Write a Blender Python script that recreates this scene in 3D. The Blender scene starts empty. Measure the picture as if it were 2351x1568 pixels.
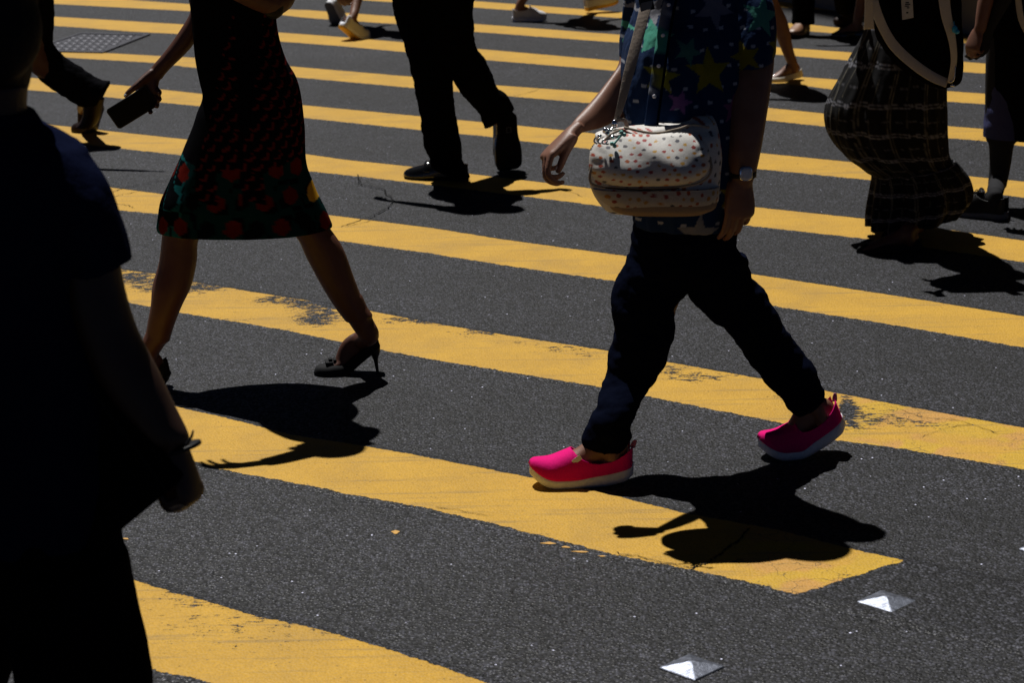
import bpy, bmesh, math, random
import numpy as np
from mathutils import Vector, Matrix, noise as mnoise
random.seed(7); rng = np.random.default_rng(7)
S = bpy.context.scene; COL = S.collection
pi = math.pi; R = math.radians

# ------------------------------------------------------------------ camera
# photograph coordinates used below: 2351 x 1568, focal length 5000 of those pixels
PW, PH, F, CH = 2351.0, 1568.0, 5000.0, 1.95
PITCH, ROLL = R(15.15), R(-1.03)
def ray(px, py):
    u, v = (px-PW/2)/F, -(py-PH/2)/F
    c, s = math.cos(ROLL), math.sin(ROLL); u, v = c*u-s*v, s*u+c*v
    return Vector((u, math.cos(PITCH)+v*math.sin(PITCH), -math.sin(PITCH)+v*math.cos(PITCH)))
def gnd(px, py, z=0.0):                       # point of the road seen there
    d = ray(px, py); t = (z-CH)/d.z; return Vector((d.x*t, d.y*t, z))
def at(px, py, Y):                            # point at distance Y up the street
    d = ray(px, py); t = Y/d.y; return Vector((d.x*t, Y, CH+d.z*t))
def mpp(p):                                   # metres per photo pixel at a point
    return (p.y*math.cos(PITCH)+(CH-p.z)*math.sin(PITCH))/F

cam_d = bpy.data.cameras.new('camera'); cam = bpy.data.objects.new('camera', cam_d); COL.objects.link(cam)
S.camera = cam
cam_d.sensor_width = 36; cam_d.lens = 36*F/PW; cam_d.clip_end = 500
cam.location = (0, 0, CH)
right = Vector((math.cos(ROLL), 0, 0)); 
def cam_matrix():
    fwd = Vector((0, math.cos(PITCH), -math.sin(PITCH))); up0 = Vector((0, math.sin(PITCH), math.cos(PITCH))); r0 = Vector((1, 0, 0))
    c, s = math.cos(ROLL), math.sin(ROLL)
    r = r0*c+up0*s; up = -r0*s+up0*c
    return Matrix((r, up, -fwd)).transposed()
cam.rotation_euler = cam_matrix().to_euler()
cam_d.dof.use_dof = True; cam_d.dof.focus_distance = 6.5; cam_d.dof.aperture_fstop = 7.0

# ------------------------------------------------------------------ light
SUN = Vector((-.187, .42, 1.0)).normalized()          # towards the sun: high, behind the walkers, a little left
EL = math.asin(SUN.z); AZ = math.atan2(SUN.x, SUN.y)
sl = bpy.data.lights.new('sun', 'SUN'); sl.energy = 5.0; sl.angle = R(.5); sl.color = (1, .98, .945)
so = bpy.data.objects.new('sun', sl); COL.objects.link(so); so.location = (-3, 6, 18)
so.rotation_euler = (-SUN).to_track_quat('-Z', 'Y').to_euler()
w = bpy.data.worlds.new('World'); S.world = w; w.use_nodes = True
nt = w.node_tree; sky = nt.nodes.new('ShaderNodeTexSky'); sky.sky_type = 'NISHITA'; sky.sun_disc = False
sky.sun_elevation = EL; sky.sun_rotation = AZ; sky.altitude = 2500; sky.air_density = .10; sky.dust_density = 0.; sky.ozone_density = 1.0
nt.links.new(sky.outputs[0], nt.nodes['Background'].inputs[0]); nt.nodes['Background'].inputs[1].default_value = .05
S.view_settings.view_transform = 'Standard'; S.view_settings.look = 'None'
S.cycles.sample_clamp_indirect = 10
S.view_settings.exposure = 0; S.view_settings.gamma = 1

# ------------------------------------------------------------------ materials
class NT:
    def __init__(s, name):
        s.m = bpy.data.materials.new(name); s.m.use_nodes = True; s.t = s.m.node_tree; s.p = s.t.nodes['Principled BSDF']
    def n(s, typ, **kw):
        x = s.t.nodes.new('ShaderNode'+typ)
        for k, v in kw.items(): setattr(x, k, v)
        return x
    def l(s, a, b): s.t.links.new(a, b)
    def set(s, node, i, v):
        if hasattr(v, 'links'): s.l(v, node.inputs[i])
        else: node.inputs[i].default_value = v
    def math(s, op, a, b=None, clamp=False):
        x = s.n('Math', operation=op); x.use_clamp = clamp; s.set(x, 0, a)
        if b is not None: s.set(x, 1, b)
        return x.outputs[0]
    def mix(s, f, a, b, blend='MIX'):
        x = s.n('Mix', data_type='RGBA', blend_type=blend); s.set(x, 0, f); s.set(x, 6, a); s.set(x, 7, b); return x.outputs[2]
    def noise(s, vec, scale, detail=3, rough=.5):
        x = s.n('TexNoise'); s.l(vec, x.inputs['Vector']); x.inputs['Scale'].default_value = scale
        x.inputs['Detail'].default_value = detail; x.inputs['Roughness'].default_value = rough; return x.outputs['Fac']
    def ramp(s, f, lo, hi, a=0., b=1.):
        x = s.n('MapRange'); x.interpolation_type = 'SMOOTHSTEP'; s.set(x, 0, f); s.set(x, 1, lo); s.set(x, 2, hi); s.set(x, 3, a); s.set(x, 4, b); return x.outputs[0]
def rgb(c): return (c[0], c[1], c[2], 1)

def asphalt(k):
    pos = k.n('NewGeometry').outputs['Position']
    v1 = k.n('TexVoronoi'); k.l(pos, v1.inputs['Vector']); v1.inputs['Scale'].default_value = 138
    sep = k.n('SeparateColor'); k.l(v1.outputs['Color'], sep.inputs[0])
    v2 = k.n('TexVoronoi'); k.l(pos, v2.inputs['Vector']); v2.inputs['Scale'].default_value = 62
    sep2 = k.n('SeparateColor'); k.l(v2.outputs['Color'], sep2.inputs[0])
    big = k.noise(pos, .9, 4); mid = k.noise(pos, 7, 4)
    g = k.math('POWER', sep.outputs[0], 3.6)
    g = k.math('MULTIPLY_ADD', g, .088); g.node.inputs[2].default_value = .0034
    # rounded stone: light in the middle of the cell
    core = k.ramp(v1.outputs['Distance'], .18, .62, 1.0, .35)
    g = k.math('MULTIPLY', g, core)
    bl = k.math('GREATER_THAN', sep2.outputs[1], .90); bl = k.math('MULTIPLY', bl, k.ramp(v2.outputs['Distance'], .16, .30, 1., 0.))
    g = k.math('ADD', g, k.math('MULTIPLY', bl, .055))
    sp = k.math('GREATER_THAN', sep2.outputs[0], .970); sp = k.math('MULTIPLY', sp, k.ramp(v2.outputs['Distance'], .08, .22, 1., 0.))  # sun glints on the grains, painted as sparse near-white specks
    g = k.math('ADD', g, k.math('MULTIPLY', sp, k.math('MULTIPLY', sep2.outputs[2], .9)))
    t = k.math('ADD', k.ramp(big, .3, .7, .80, 1.16), k.ramp(mid, .25, .75, -.18, .18))
    mw = k.n('Mapping'); k.l(pos, mw.inputs['Vector']); mw.inputs['Rotation'].default_value = (0, 0, R(-25)); mw.inputs['Scale'].default_value = (.25, 1.5, 1)
    t = k.math('ADD', t, k.ramp(k.noise(mw.outputs[0], 1.3, 4, .6), .38, .62, -.10, .12))
    oil = k.ramp(k.noise(pos, 1.7, 5, .65), .60, .72, 1., .70); t = k.math('MULTIPLY', t, oil)
    g = k.math('MULTIPLY', g, t)
    cc = k.n('CombineColor'); k.l(k.math('MULTIPLY', g, .92), cc.inputs[0]); k.l(k.math('MULTIPLY', g, .93), cc.inputs[1]); k.l(k.math('MULTIPLY', g, 1.18), cc.inputs[2])
    bump = k.n('Bump'); bump.inputs['Strength'].default_value = .5; bump.inputs['Distance'].default_value = .004
    k.l(k.math('SUBTRACT', 1., v1.outputs['Distance']), bump.inputs['Height'])
    rough = k.ramp(sep.outputs[2], .0, 1., .45, .85)
    return cc.outputs[0], rough, bump.outputs[0]

def mat_road():
    k = NT('asphalt'); c, r, b = asphalt(k)
    k.l(c, k.p.inputs['Base Color']); k.l(r, k.p.inputs['Roughness']); k.l(b, k.p.inputs['Normal']); k.p.inputs['Specular IOR Level'].default_value = .35
    return k.m
def mat_paint():
    k = NT('yellow_road_paint'); c, r, b = asphalt(k)
    pos = k.n('NewGeometry').outputs['Position']
    ed = k.n('Attribute', attribute_name='edge').outputs['Fac']; we = k.n('Attribute', attribute_name='wear').outputs['Fac']
    pa = k.n('Attribute', attribute_name='patch').outputs['Fac']
    n1 = k.noise(pos, 22, 8, .72); n2 = k.noise(pos, 120, 3, .6); n3 = k.noise(pos, 5, 3, .5); mps = k.n('Mapping'); k.l(pos, mps.inputs['Vector']); mps.inputs['Scale'].default_value = (.42, 1.7, 1); n4 = k.noise(mps.outputs[0], 46, 8, .75)
    e = k.math('ADD', ed, k.math('MULTIPLY', k.math('SUBTRACT', n1, .5), .035))
    e = k.math('ADD', e, k.math('MULTIPLY', k.math('SUBTRACT', n2, .5), .012))
    m_edge = k.ramp(e, -.001, .002)
    wn = k.math('MULTIPLY_ADD', n4, .55); wn.node.inputs[2].default_value = 0
    wn2 = k.math('MULTIPLY_ADD', k.math('ADD', wn, k.math('MULTIPLY', n1, .45)), 1.9); wn2.node.inputs[2].default_value = -.66; wn2 = k.math('ADD', wn2, k.math('MULTIPLY', k.noise(pos, 150, 3), .42))
    thr = k.math('MULTIPLY_ADD', we, .62); thr.node.inputs[2].default_value = .15
    m_wear = k.ramp(k.math('SUBTRACT', wn2, thr), -.035, .045)
    mask = k.math('MULTIPLY', m_edge, m_wear)
    base = k.mix(k.ramp(n3, .3, .7), rgb((.505, .285, .027)), rgb((.455, .255, .026)))
    base = k.mix(k.math('MULTIPLY', k.ramp(n3, .40, .56), pa), base, rgb((.48, .25, .055)))
    base = k.mix(k.math('MULTIPLY', k.ramp(k.noise(pos, 4.5, 2), .50, .56), pa), base, rgb((.49, .295, .022)))
    fine = k.ramp(n2, .25, .75, .86, 1.08)
    base = k.mix(1., base, fine, 'MULTIPLY')
    vs = k.n('TexVoronoi'); k.l(pos, vs.inputs['Vector']); vs.inputs['Scale'].default_value = 75; ss = k.n('SeparateColor'); k.l(vs.outputs['Color'], ss.inputs[0])
    pin = k.math('MULTIPLY', k.math('GREATER_THAN', ss.outputs[0], .93), k.ramp(vs.outputs['Distance'], .12, .24, .8, 0.)); base = k.mix(pin, base, rgb((.10, .06, .02)))
    grit = k.ramp(k.noise(pos, 260, 2), .62, .72, 0., .45); base = k.mix(grit, base, rgb((.22, .12, .02)))
    dirt = k.ramp(k.noise(pos, 2.6, 7, .72), .45, .72, 0., .6)
    base = k.mix(dirt, base, rgb((.34, .20, .04)))
    mp = k.n('Mapping'); k.l(pos, mp.inputs['Vector']); mp.inputs['Rotation'].default_value = (0, 0, R(36.3)); mp.inputs['Scale'].default_value = (1.2, 26, 1)
    sk = k.noise(mp.outputs[0], 1.0, 5, .7); st = k.n('Attribute', attribute_name='streak').outputs['Fac']
    base = k.mix(k.math('MULTIPLY', k.ramp(sk, .53, .66), st), base, rgb((.20, .135, .055)))
    vc = k.n('TexVoronoi', feature='DISTANCE_TO_EDGE'); k.l(pos, vc.inputs['Vector']); vc.inputs['Scale'].default_value = 12
    mixv = k.n('Mix', data_type='VECTOR'); mixv.inputs[0].default_value = .06; k.l(pos, mixv.inputs[4])
    nv = k.n('TexNoise'); k.l(pos, nv.inputs['Vector']); nv.inputs['Scale'].default_value = 14; k.l(nv.outputs['Color'], mixv.inputs[5]); k.l(mixv.outputs[1], vc.inputs['Vector'])
    cr = k.math('MULTIPLY', k.ramp(vc.outputs['Distance'], .004, .016, .8, 0.), k.math('MULTIPLY', pa, k.ramp(n3, .42, .6)))
    base = k.mix(cr, base, rgb((.09, .055, .02)))
    col = k.mix(mask, c, base); k.l(col, k.p.inputs['Base Color'])
    rr = k.n('Mix', data_type='FLOAT'); k.l(mask, rr.inputs[0]); k.l(r, rr.inputs[2]); rr.inputs[3].default_value = .6
    k.l(rr.outputs[0], k.p.inputs['Roughness']); k.p.inputs['Specular IOR Level'].default_value = .3
    bump = k.n('Bump'); bump.inputs['Strength'].default_value = .35; bump.inputs['Distance'].default_value = .003
    k.l(k.math('ADD', k.math('MULTIPLY', mask, .8), k.math('MULTIPLY', n2, .5)), bump.inputs['Height']); k.l(b, bump.inputs['Normal']); k.l(bump.outputs[0], k.p.inputs['Normal'])
    return k.m
def mat_cloth(name, c=(.02, .02, .02), rough=.9, attr=False, bump=.3, scale=24, spec=.15, sheen=0.):
    k = NT(name); oc = k.n('TexCoord').outputs['Object']
    n1 = k.noise(oc, scale, 4, .55); n2 = k.noise(oc, 420, 2)
    if attr: base = k.n('Attribute', attribute_name='Col').outputs['Color']
    else: base = rgb(c)
    base = k.mix(1., base, k.ramp(n2, .2, .8, .82, 1.1), 'MULTIPLY'); k.l(base, k.p.inputs['Base Color'])
    k.p.inputs['Roughness'].default_value = rough; k.p.inputs['Specular IOR Level'].default_value = spec
    if spec < .1: k.p.inputs['IOR'].default_value = 1.12
    if sheen: k.p.inputs['Sheen Weight'].default_value = sheen
    b = k.n('Bump'); b.inputs['Strength'].default_value = bump; b.inputs['Distance'].default_value = .012
    k.l(k.math('ADD', n1, k.math('MULTIPLY', n2, .02)), b.inputs['Height']); k.l(b.outputs[0], k.p.inputs['Normal'])
    return k.m
def mat_plain(name, c, rough=.5, metal=0., spec=.5, bump=.1, scale=80, var=.12, coat=0.):
    k = NT(name); oc = k.n('TexCoord').outputs['Object']; n1 = k.noise(oc, scale, 4, .6)
    base = k.mix(1., rgb(c), k.ramp(n1, .2, .8, 1-var, 1+var), 'MULTIPLY'); k.l(base, k.p.inputs['Base Color'])
    k.p.inputs['Roughness'].default_value = rough; k.p.inputs['Metallic'].default_value = metal; k.p.inputs['Specular IOR Level'].default_value = spec
    k.p.inputs['Coat Weight'].default_value = coat
    b = k.n('Bump'); b.inputs['Strength'].default_value = bump; b.inputs['Distance'].default_value = .003; k.l(n1, b.inputs['Height']); k.l(b.outputs[0], k.p.inputs['Normal'])
    return k.m
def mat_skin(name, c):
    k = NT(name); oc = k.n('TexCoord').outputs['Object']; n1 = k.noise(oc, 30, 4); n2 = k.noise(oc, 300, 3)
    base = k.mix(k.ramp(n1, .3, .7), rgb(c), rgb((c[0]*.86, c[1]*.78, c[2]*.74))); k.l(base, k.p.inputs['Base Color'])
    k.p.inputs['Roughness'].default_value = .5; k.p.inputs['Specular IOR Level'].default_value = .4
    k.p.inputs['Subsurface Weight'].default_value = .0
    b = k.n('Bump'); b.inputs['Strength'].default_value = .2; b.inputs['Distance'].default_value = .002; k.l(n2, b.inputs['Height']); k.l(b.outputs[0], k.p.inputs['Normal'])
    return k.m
M = dict(
 road=mat_road(), paint=mat_paint(),
 crack=mat_plain('road_crack', (.008, .008, .009), .95, spec=.1),
 skin=mat_skin('warm_skin', (.19, .092, .06)), skin_dark=mat_skin('tanned_skin', (.085, .032, .019)),
 black=mat_cloth('black_cloth', (.0035, .0035, .004), spec=.04), navy=mat_cloth('dark_navy_cloth', (.003, .0042, .011), spec=.05),
 blue=mat_cloth('navy_cotton', (.005, .007, .022), spec=.06), shorts=mat_cloth('blue_cotton', (.045, .05, .13)), charcoal=mat_cloth('charcoal_suit_cloth', (.005, .005, .006), spec=.05),
 tights=mat_cloth('dark_tights', (.018, .018, .02), bump=.05), grey=mat_cloth('grey_cloth', (.09, .09, .1)),
 print=mat_cloth('printed_cloth', attr=True, bump=.35, scale=16), print_skirt=mat_cloth('printed_skirt_cloth', attr=True, bump=.2, scale=9, spec=.04),
 plaid=mat_cloth('plaid_cloth', attr=True, bump=.25, scale=14), dots=mat_cloth('coated_dotted_cloth', attr=True, bump=.10, scale=30, rough=.58, spec=.3),
 hair=mat_plain('black_hair', (.004, .0035, .0035), .6, spec=.15, bump=.6, scale=120),
 patent=mat_plain('polished_black_leather', (.006, .006, .006), .16, coat=.4, bump=.03), leather=mat_plain('black_leather', (.006, .006, .006), .45, spec=.25),
 suede=mat_plain('black_suede', (.006, .006, .007), .8, spec=.2), brown=mat_plain('brown_leather', (.014, .006, .0045), .5, spec=.2), tan=mat_plain('tan_leather', (.22, .11, .06), .45),
 pink=mat_cloth('hot_pink_knit', (.66, .003, .16), bump=.12, scale=60), pink_dark=mat_cloth('pink_pull_tab', (.5, .15, .25)),
 white_sole=mat_plain('white_foam_sole', (.70, .70, .75), .7, bump=.2), white=mat_cloth('white_canvas', (.6, .6, .62), bump=.1, scale=40), cream=mat_plain('cream_leather', (.62, .56, .46), .5),
 yellow_sole=mat_plain('yellow_rubber_sole', (.62, .36, .05), .7), black_rubber=mat_plain('black_rubber', (.006, .006, .006), .8, spec=.08), gum=mat_plain('grey_rubber_sole', (.10, .10, .11), .7),
 strap=mat_cloth('taupe_webbing', (.30, .245, .20), bump=.15, scale=60), piping=mat_cloth('beige_piping', (.34, .28, .22)), tanband=mat_cloth('tan_canvas_band', (.28, .20, .13)),
 beige=mat_cloth('beige_webbing', (.55, .50, .41), bump=.15, scale=50), metal=mat_plain('brushed_steel', (.20, .215, .26), .46, metal=1., bump=.5, scale=60, var=.45),
 chrome=mat_plain('bright_steel', (.7, .7, .72), .15, metal=1.), iron=mat_plain('worn_iron', (.06, .06, .068), .58, metal=1., bump=.2, scale=25),
 dial=mat_plain('white_watch_dial', (.6, .6, .62), .2), phone=mat_plain('black_phone_glass', (.004, .004, .005), .6, spec=.08, bump=0), phone_case=mat_plain('black_phone_case', (.008, .008, .008), .6),
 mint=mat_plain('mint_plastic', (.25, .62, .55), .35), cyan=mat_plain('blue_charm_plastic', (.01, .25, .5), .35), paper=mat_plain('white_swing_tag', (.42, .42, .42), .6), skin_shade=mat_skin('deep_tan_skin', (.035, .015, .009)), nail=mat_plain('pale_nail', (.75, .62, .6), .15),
 red_nail=mat_plain('silver_nail', (.6, .6, .63), .2),
)

# ------------------------------------------------------------------ mesh helpers
def tag(o, label=None, cat=None, group=None, kind=None):
    for k, v in (('label', label), ('category', cat), ('group', group), ('kind', kind)):
        if v: o[k] = v
    return o
def empty(name, loc, label, cat, group=None):
    o = bpy.data.objects.new(name, None); COL.objects.link(o); o.location = loc; o.empty_display_size = .1
    return tag(o, label, cat, group)
def catmull(P, res):
    P = np.array(P, float); n = len(P); out = []
    for i in range(n-1):
        p0 = P[max(i-1, 0)]; p1 = P[i]; p2 = P[i+1]; p3 = P[min(i+2, n-1)]
        for j in range(res):
            t = j/res; out.append(.5*((2*p1)+(-p0+p2)*t+(2*p0-5*p1+4*p2-p3)*t*t+(-p0+3*p1-3*p2+p3)*t**3))
    out.append(P[-1]); return np.array(out)
class Geo:
    def __init__(s): s.v = []; s.f = []
    def add(s, v, f):
        b = len(s.v); s.v += [tuple(x) for x in v]; s.f += [tuple(i+b for i in q) for q in f]; return s
    def merge(s, *gs):
        for g in gs: s.add(g.v, g.f)
        return s
def rings(R_, caps=True):
    """R_: array (m, n, 3) of ring points -> Geo"""
    m, n = R_.shape[:2]; f = []
    for i in range(m-1):
        for j in range(n):
            f.append((i*n+j, i*n+(j+1) % n, (i+1)*n+(j+1) % n, (i+1)*n+j))
    v = [tuple(p) for p in R_.reshape(-1, 3)]
    if caps:
        a = len(v); v.append(tuple(R_[0].mean(0))); v.append(tuple(R_[-1].mean(0)))
        for j in range(n):
            f.append((a, (j+1) % n, j)); f.append((a+1, (m-1)*n+j, (m-1)*n+(j+1) % n))
    return Geo().add(v, f)
def loft(st, Y0, n=28, res=5, power=2.0, fold=None, caps=True, tilt=0.):
    """stations (xl,yl,xr,yr,depth[,dY]): the two outline points in the photo and the depth in metres"""
    A = []
    for s in st:
        dY = s[5] if len(s) > 5 else 0.
        l = at(s[0], s[1], Y0+dY); r = at(s[2], s[3], Y0+dY)
        c = (l+r)/2; h = (r-l)/2; A.append(list(c)+list(h)+[s[4]/2])
    A = catmull(A, res); th = np.linspace(0, 2*pi, n, endpoint=False)
    ct, sn = np.cos(th), np.sin(th); e = 2./power
    cx = np.sign(ct)*np.abs(ct)**e; sy = np.sign(sn)*np.abs(sn)**e
    out = np.zeros((len(A), n, 3))
    for i, a in enumerate(A):
        c, h, d = a[:3], a[3:6], abs(a[6]); dv = np.array((0, d, -d*tilt))
        k = np.ones(n)
        if fold is not None: k = 1+fold(th, i/(len(A)-1))
        out[i] = c + (cx*k)[:, None]*h[None, :] + (sy*k)[:, None]*dv[None, :]
    return rings(out, caps)
def tube(pts, n=14, res=5, ref=(0, 1, 0), caps=True):
    """pts: (Vector, half_width, half_depth); width axis is square to ref"""
    A = catmull([list(p[0])+[p[1], p[2] if len(p) > 2 else p[1]] for p in pts], res)
    th = np.linspace(0, 2*pi, n, endpoint=False); out = np.zeros((len(A), n, 3)); ref = np.array(ref, float)
    for i in range(len(A)):
        T = A[min(i+1, len(A)-1), :3]-A[max(i-1, 0), :3]; T /= np.linalg.norm(T)+1e-9
        W = np.cross(T, ref); W /= np.linalg.norm(W)+1e-9; D = np.cross(W, T)
        out[i] = A[i, :3]+np.cos(th)[:, None]*W*abs(A[i, 3])+np.sin(th)[:, None]*D*abs(A[i, 4])
    return rings(out, caps)
def ell(c, a, b, d, n=20, m=12, rot=None, p=1.0):
    v = []; f = []; c = Vector(c)
    out = np.zeros((m+1, n, 3))
    for i in range(m+1):
        ph = -pi/2+pi*i/m; ph = max(-pi/2+.05, min(pi/2-.05, ph))
        for j in range(n):
            t = 2*pi*j/n
            sg = lambda x: math.copysign(abs(x)**p, x)
            q = Vector((a*sg(math.cos(ph))*sg(math.cos(t)), b*sg(math.cos(ph))*sg(math.sin(t)), d*sg(math.sin(ph))))
            if rot is not None: q = rot @ q
            out[i, j] = c+q
    return rings(out)
def box(c, X, Y, Z, bev=.15):
    """box of half-axis vectors with chamfered edges"""
    c, X, Y, Z = Vector(c), Vector(X), Vector(Y), Vector(Z); bm = bmesh.new()
    bmesh.ops.create_cube(bm, size=2)
    mn = min(X.length, Y.length, Z.length)*bev
    for v in bm.verts: v.co = Vector((v.co.x*X.length, v.co.y*Y.length, v.co.z*Z.length))
    if bev: bmesh.ops.bevel(bm, geom=bm.edges[:], offset=mn, segments=2, affect='EDGES', profile=.6)
    x, y, z = X.normalized(), Y.normalized(), Z.normalized()
    g = Geo().add([c+x*v.co.x+y*v.co.y+z*v.co.z for v in bm.verts], [[v.index for v in q.verts] for q in bm.faces]); bm.free(); return g
def ribbon(pts, ws, th=.003, ref=(0, -1, 0)):
    """flat strap along pts; ref = the way its face looks"""
    A = catmull([list(p)+[q] for p, q in zip(pts, ws)], 6); out = np.zeros((len(A), 8, 3)); ref0 = np.array(ref, float)
    for i in range(len(A)):
        T = A[min(i+1, len(A)-1), :3]-A[max(i-1, 0), :3]; T /= np.linalg.norm(T)+1e-9
        W = np.cross(T, ref0); W /= np.linalg.norm(W)+1e-9; D = np.cross(W, T); h = A[i, 3]
        for j, (a, b) in enumerate(((-1, -.5), (-.9, -1), (.9, -1), (1, -.5), (1, .5), (.9, 1), (-.9, 1), (-1, .5))):
            out[i, j] = A[i, :3]+W*a*h+D*b*th
    return rings(out)
def wrinkle(co, amp, sc, stretch=(1, 1, 1)):
    q = Vector((co[0]*sc*stretch[0], co[1]*sc*stretch[1], co[2]*sc*stretch[2]))
    return amp*(mnoise.noise(q)+.5*mnoise.noise(q*2.3))
def build(name, g, mat, parent=None, voxel=None, smooth=2, color=None, disp=None, flat=False, mats=None, recalc=True):
    me = bpy.data.meshes.new(name); me.from_pydata(g.v, [], g.f); me.update()
    bm = bmesh.new(); bm.from_mesh(me)
    if recalc: bmesh.ops.recalc_face_normals(bm, faces=bm.faces)
    bm.to_mesh(me); bm.free()
    o = bpy.data.objects.new(name, me); COL.objects.link(o)
    if voxel:
        md = o.modifiers.new('r', 'REMESH'); md.mode = 'VOXEL'; md.voxel_size = voxel
        if smooth:
            sm = o.modifiers.new('s', 'SMOOTH'); sm.iterations = smooth; sm.factor = .5
        dg = bpy.context.evaluated_depsgraph_get(); dg.update()
        m2 = bpy.data.meshes.new_from_object(o.evaluated_get(dg)); o.modifiers.clear(); o.data = m2; bpy.data.meshes.remove(me); me = m2; me.name = name
    if disp:
        nn = [v.normal.copy() for v in me.vertices]
        for v, q in zip(me.vertices, nn): v.co = v.co+q*disp(v.co)
        me.update()
    if color:
        ca = me.color_attributes.new('Col', 'FLOAT_COLOR', 'POINT')
        co = np.empty(len(me.vertices)*3); me.vertices.foreach_get('co', co); no = np.empty(len(me.vertices)*3); me.vertices.foreach_get('normal', no)
        c = color(co.reshape(-1, 3), no.reshape(-1, 3)); c = np.concatenate([c, np.ones((len(c), 1))], 1)
        ca.data.foreach_set('color', c.astype(np.float32).ravel())
    me.materials.clear(); me.materials.append(mat)
    if not flat:
        me.polygons.foreach_set('use_smooth', [True]*len(me.polygons))
    if parent:
        root = parent
        while root.parent: root = root.parent
        off = root.location.copy(); me.transform(Matrix.Translation(-off)); o.parent = parent
    me.update(); return o
def recentre(o, loc):                                       # top-level mesh with its origin at its base
    loc = Vector(loc); o.data.transform(Matrix.Translation(-loc)); o.location = loc; return o

# ------------------------------------------------------------------ hands, feet, shoes, heads
def hand(wr, d, pal, k=1., curl=(.5, .6, .5), spread=.06, thumb_side=1, thumb=(.55, .45), var=(0, .06, .12, .2), wrist_w=.026, out=None):
    """tubes of a hand: wr wrist, d towards the knuckles, pal the way the palm faces; thumb_side along d x pal"""
    d = Vector(d).normalized(); pal = Vector(pal); pal = (pal-d*pal.dot(d)).normalized(); ac = d.cross(pal).normalized()*thumb_side
    g = Geo(); L = .092*k
    g.merge(tube([(wr-d*.03*k, wrist_w*.72*k, .014*k), (wr, wrist_w*k, .018*k), (wr+d*.03*k+ac*.002, .035*k, .017*k), (wr+d*.07*k, .041*k, .0145*k), (wr+d*L, .039*k, .011*k), (wr+d*(L+.008*k), .03*k, .007*k)], ref=pal, n=20))
    g.merge(ell(wr+d*.03*k+ac*.022*k+pal*.010*k, .014*k, .014*k, .026*k, rot=d.to_track_quat('Z', 'Y').to_matrix()))
    lens = (.044, .049, .045, .035); offs = (.0295, .0105, -.0085, -.027)
    for i in range(4):
        b = wr+d*(L-(.004, 0, .003, .012)[i]*k)+ac*offs[i]*k
        ang = 0; dd = d+ac*spread*(1.5-i); dd.normalize(); p = b-dd*.012*k; q = b.copy(); pts = [(p, .0092*k), (q, .0094*k)]
        for j, s in enumerate((1., .62, .52)):
            ang += curl[j]+var[i]*(1 if j < 2 else .4); e = (dd*math.cos(ang)+pal*math.sin(ang)); q = q+e*lens[i]*s*k
            r = (.0084, .0076, .0058)[j]*k*(1 if i < 3 else .88); pts.append((q.copy(), r))
            if out is not None and j == 2: out.append((q-e*.006*k-(pal*math.cos(ang)-dd*math.sin(ang))*r*.75, e, -(pal*math.cos(ang)-dd*math.sin(ang)), r))
        g.merge(tube(pts, ref=ac, n=12, res=4))
    tb = wr+d*.022*k+ac*.024*k+pal*.008*k; td = (d*math.cos(thumb[0])+ac*math.sin(thumb[0])*.8+pal*.35).normalized()
    t1 = tb+td*.036*k; td2 = (td*.9+d*thumb[1]*.4-ac*.15*thumb[1]+pal*.3*thumb[1]).normalized(); t2 = t1+td2*.030*k; t3 = t2+td2*.024*k
    g.merge(tube([(tb-td*.015*k, .014*k), (tb, .0135*k), (t1, .0108*k), (t2, .0100*k), (t3, .0068*k)], ref=pal, n=12, res=4))
    if out is not None: out.append((t3-td2*.008*k-pal*.007*k, td2, -pal, .0075*k))
    return g
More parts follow.
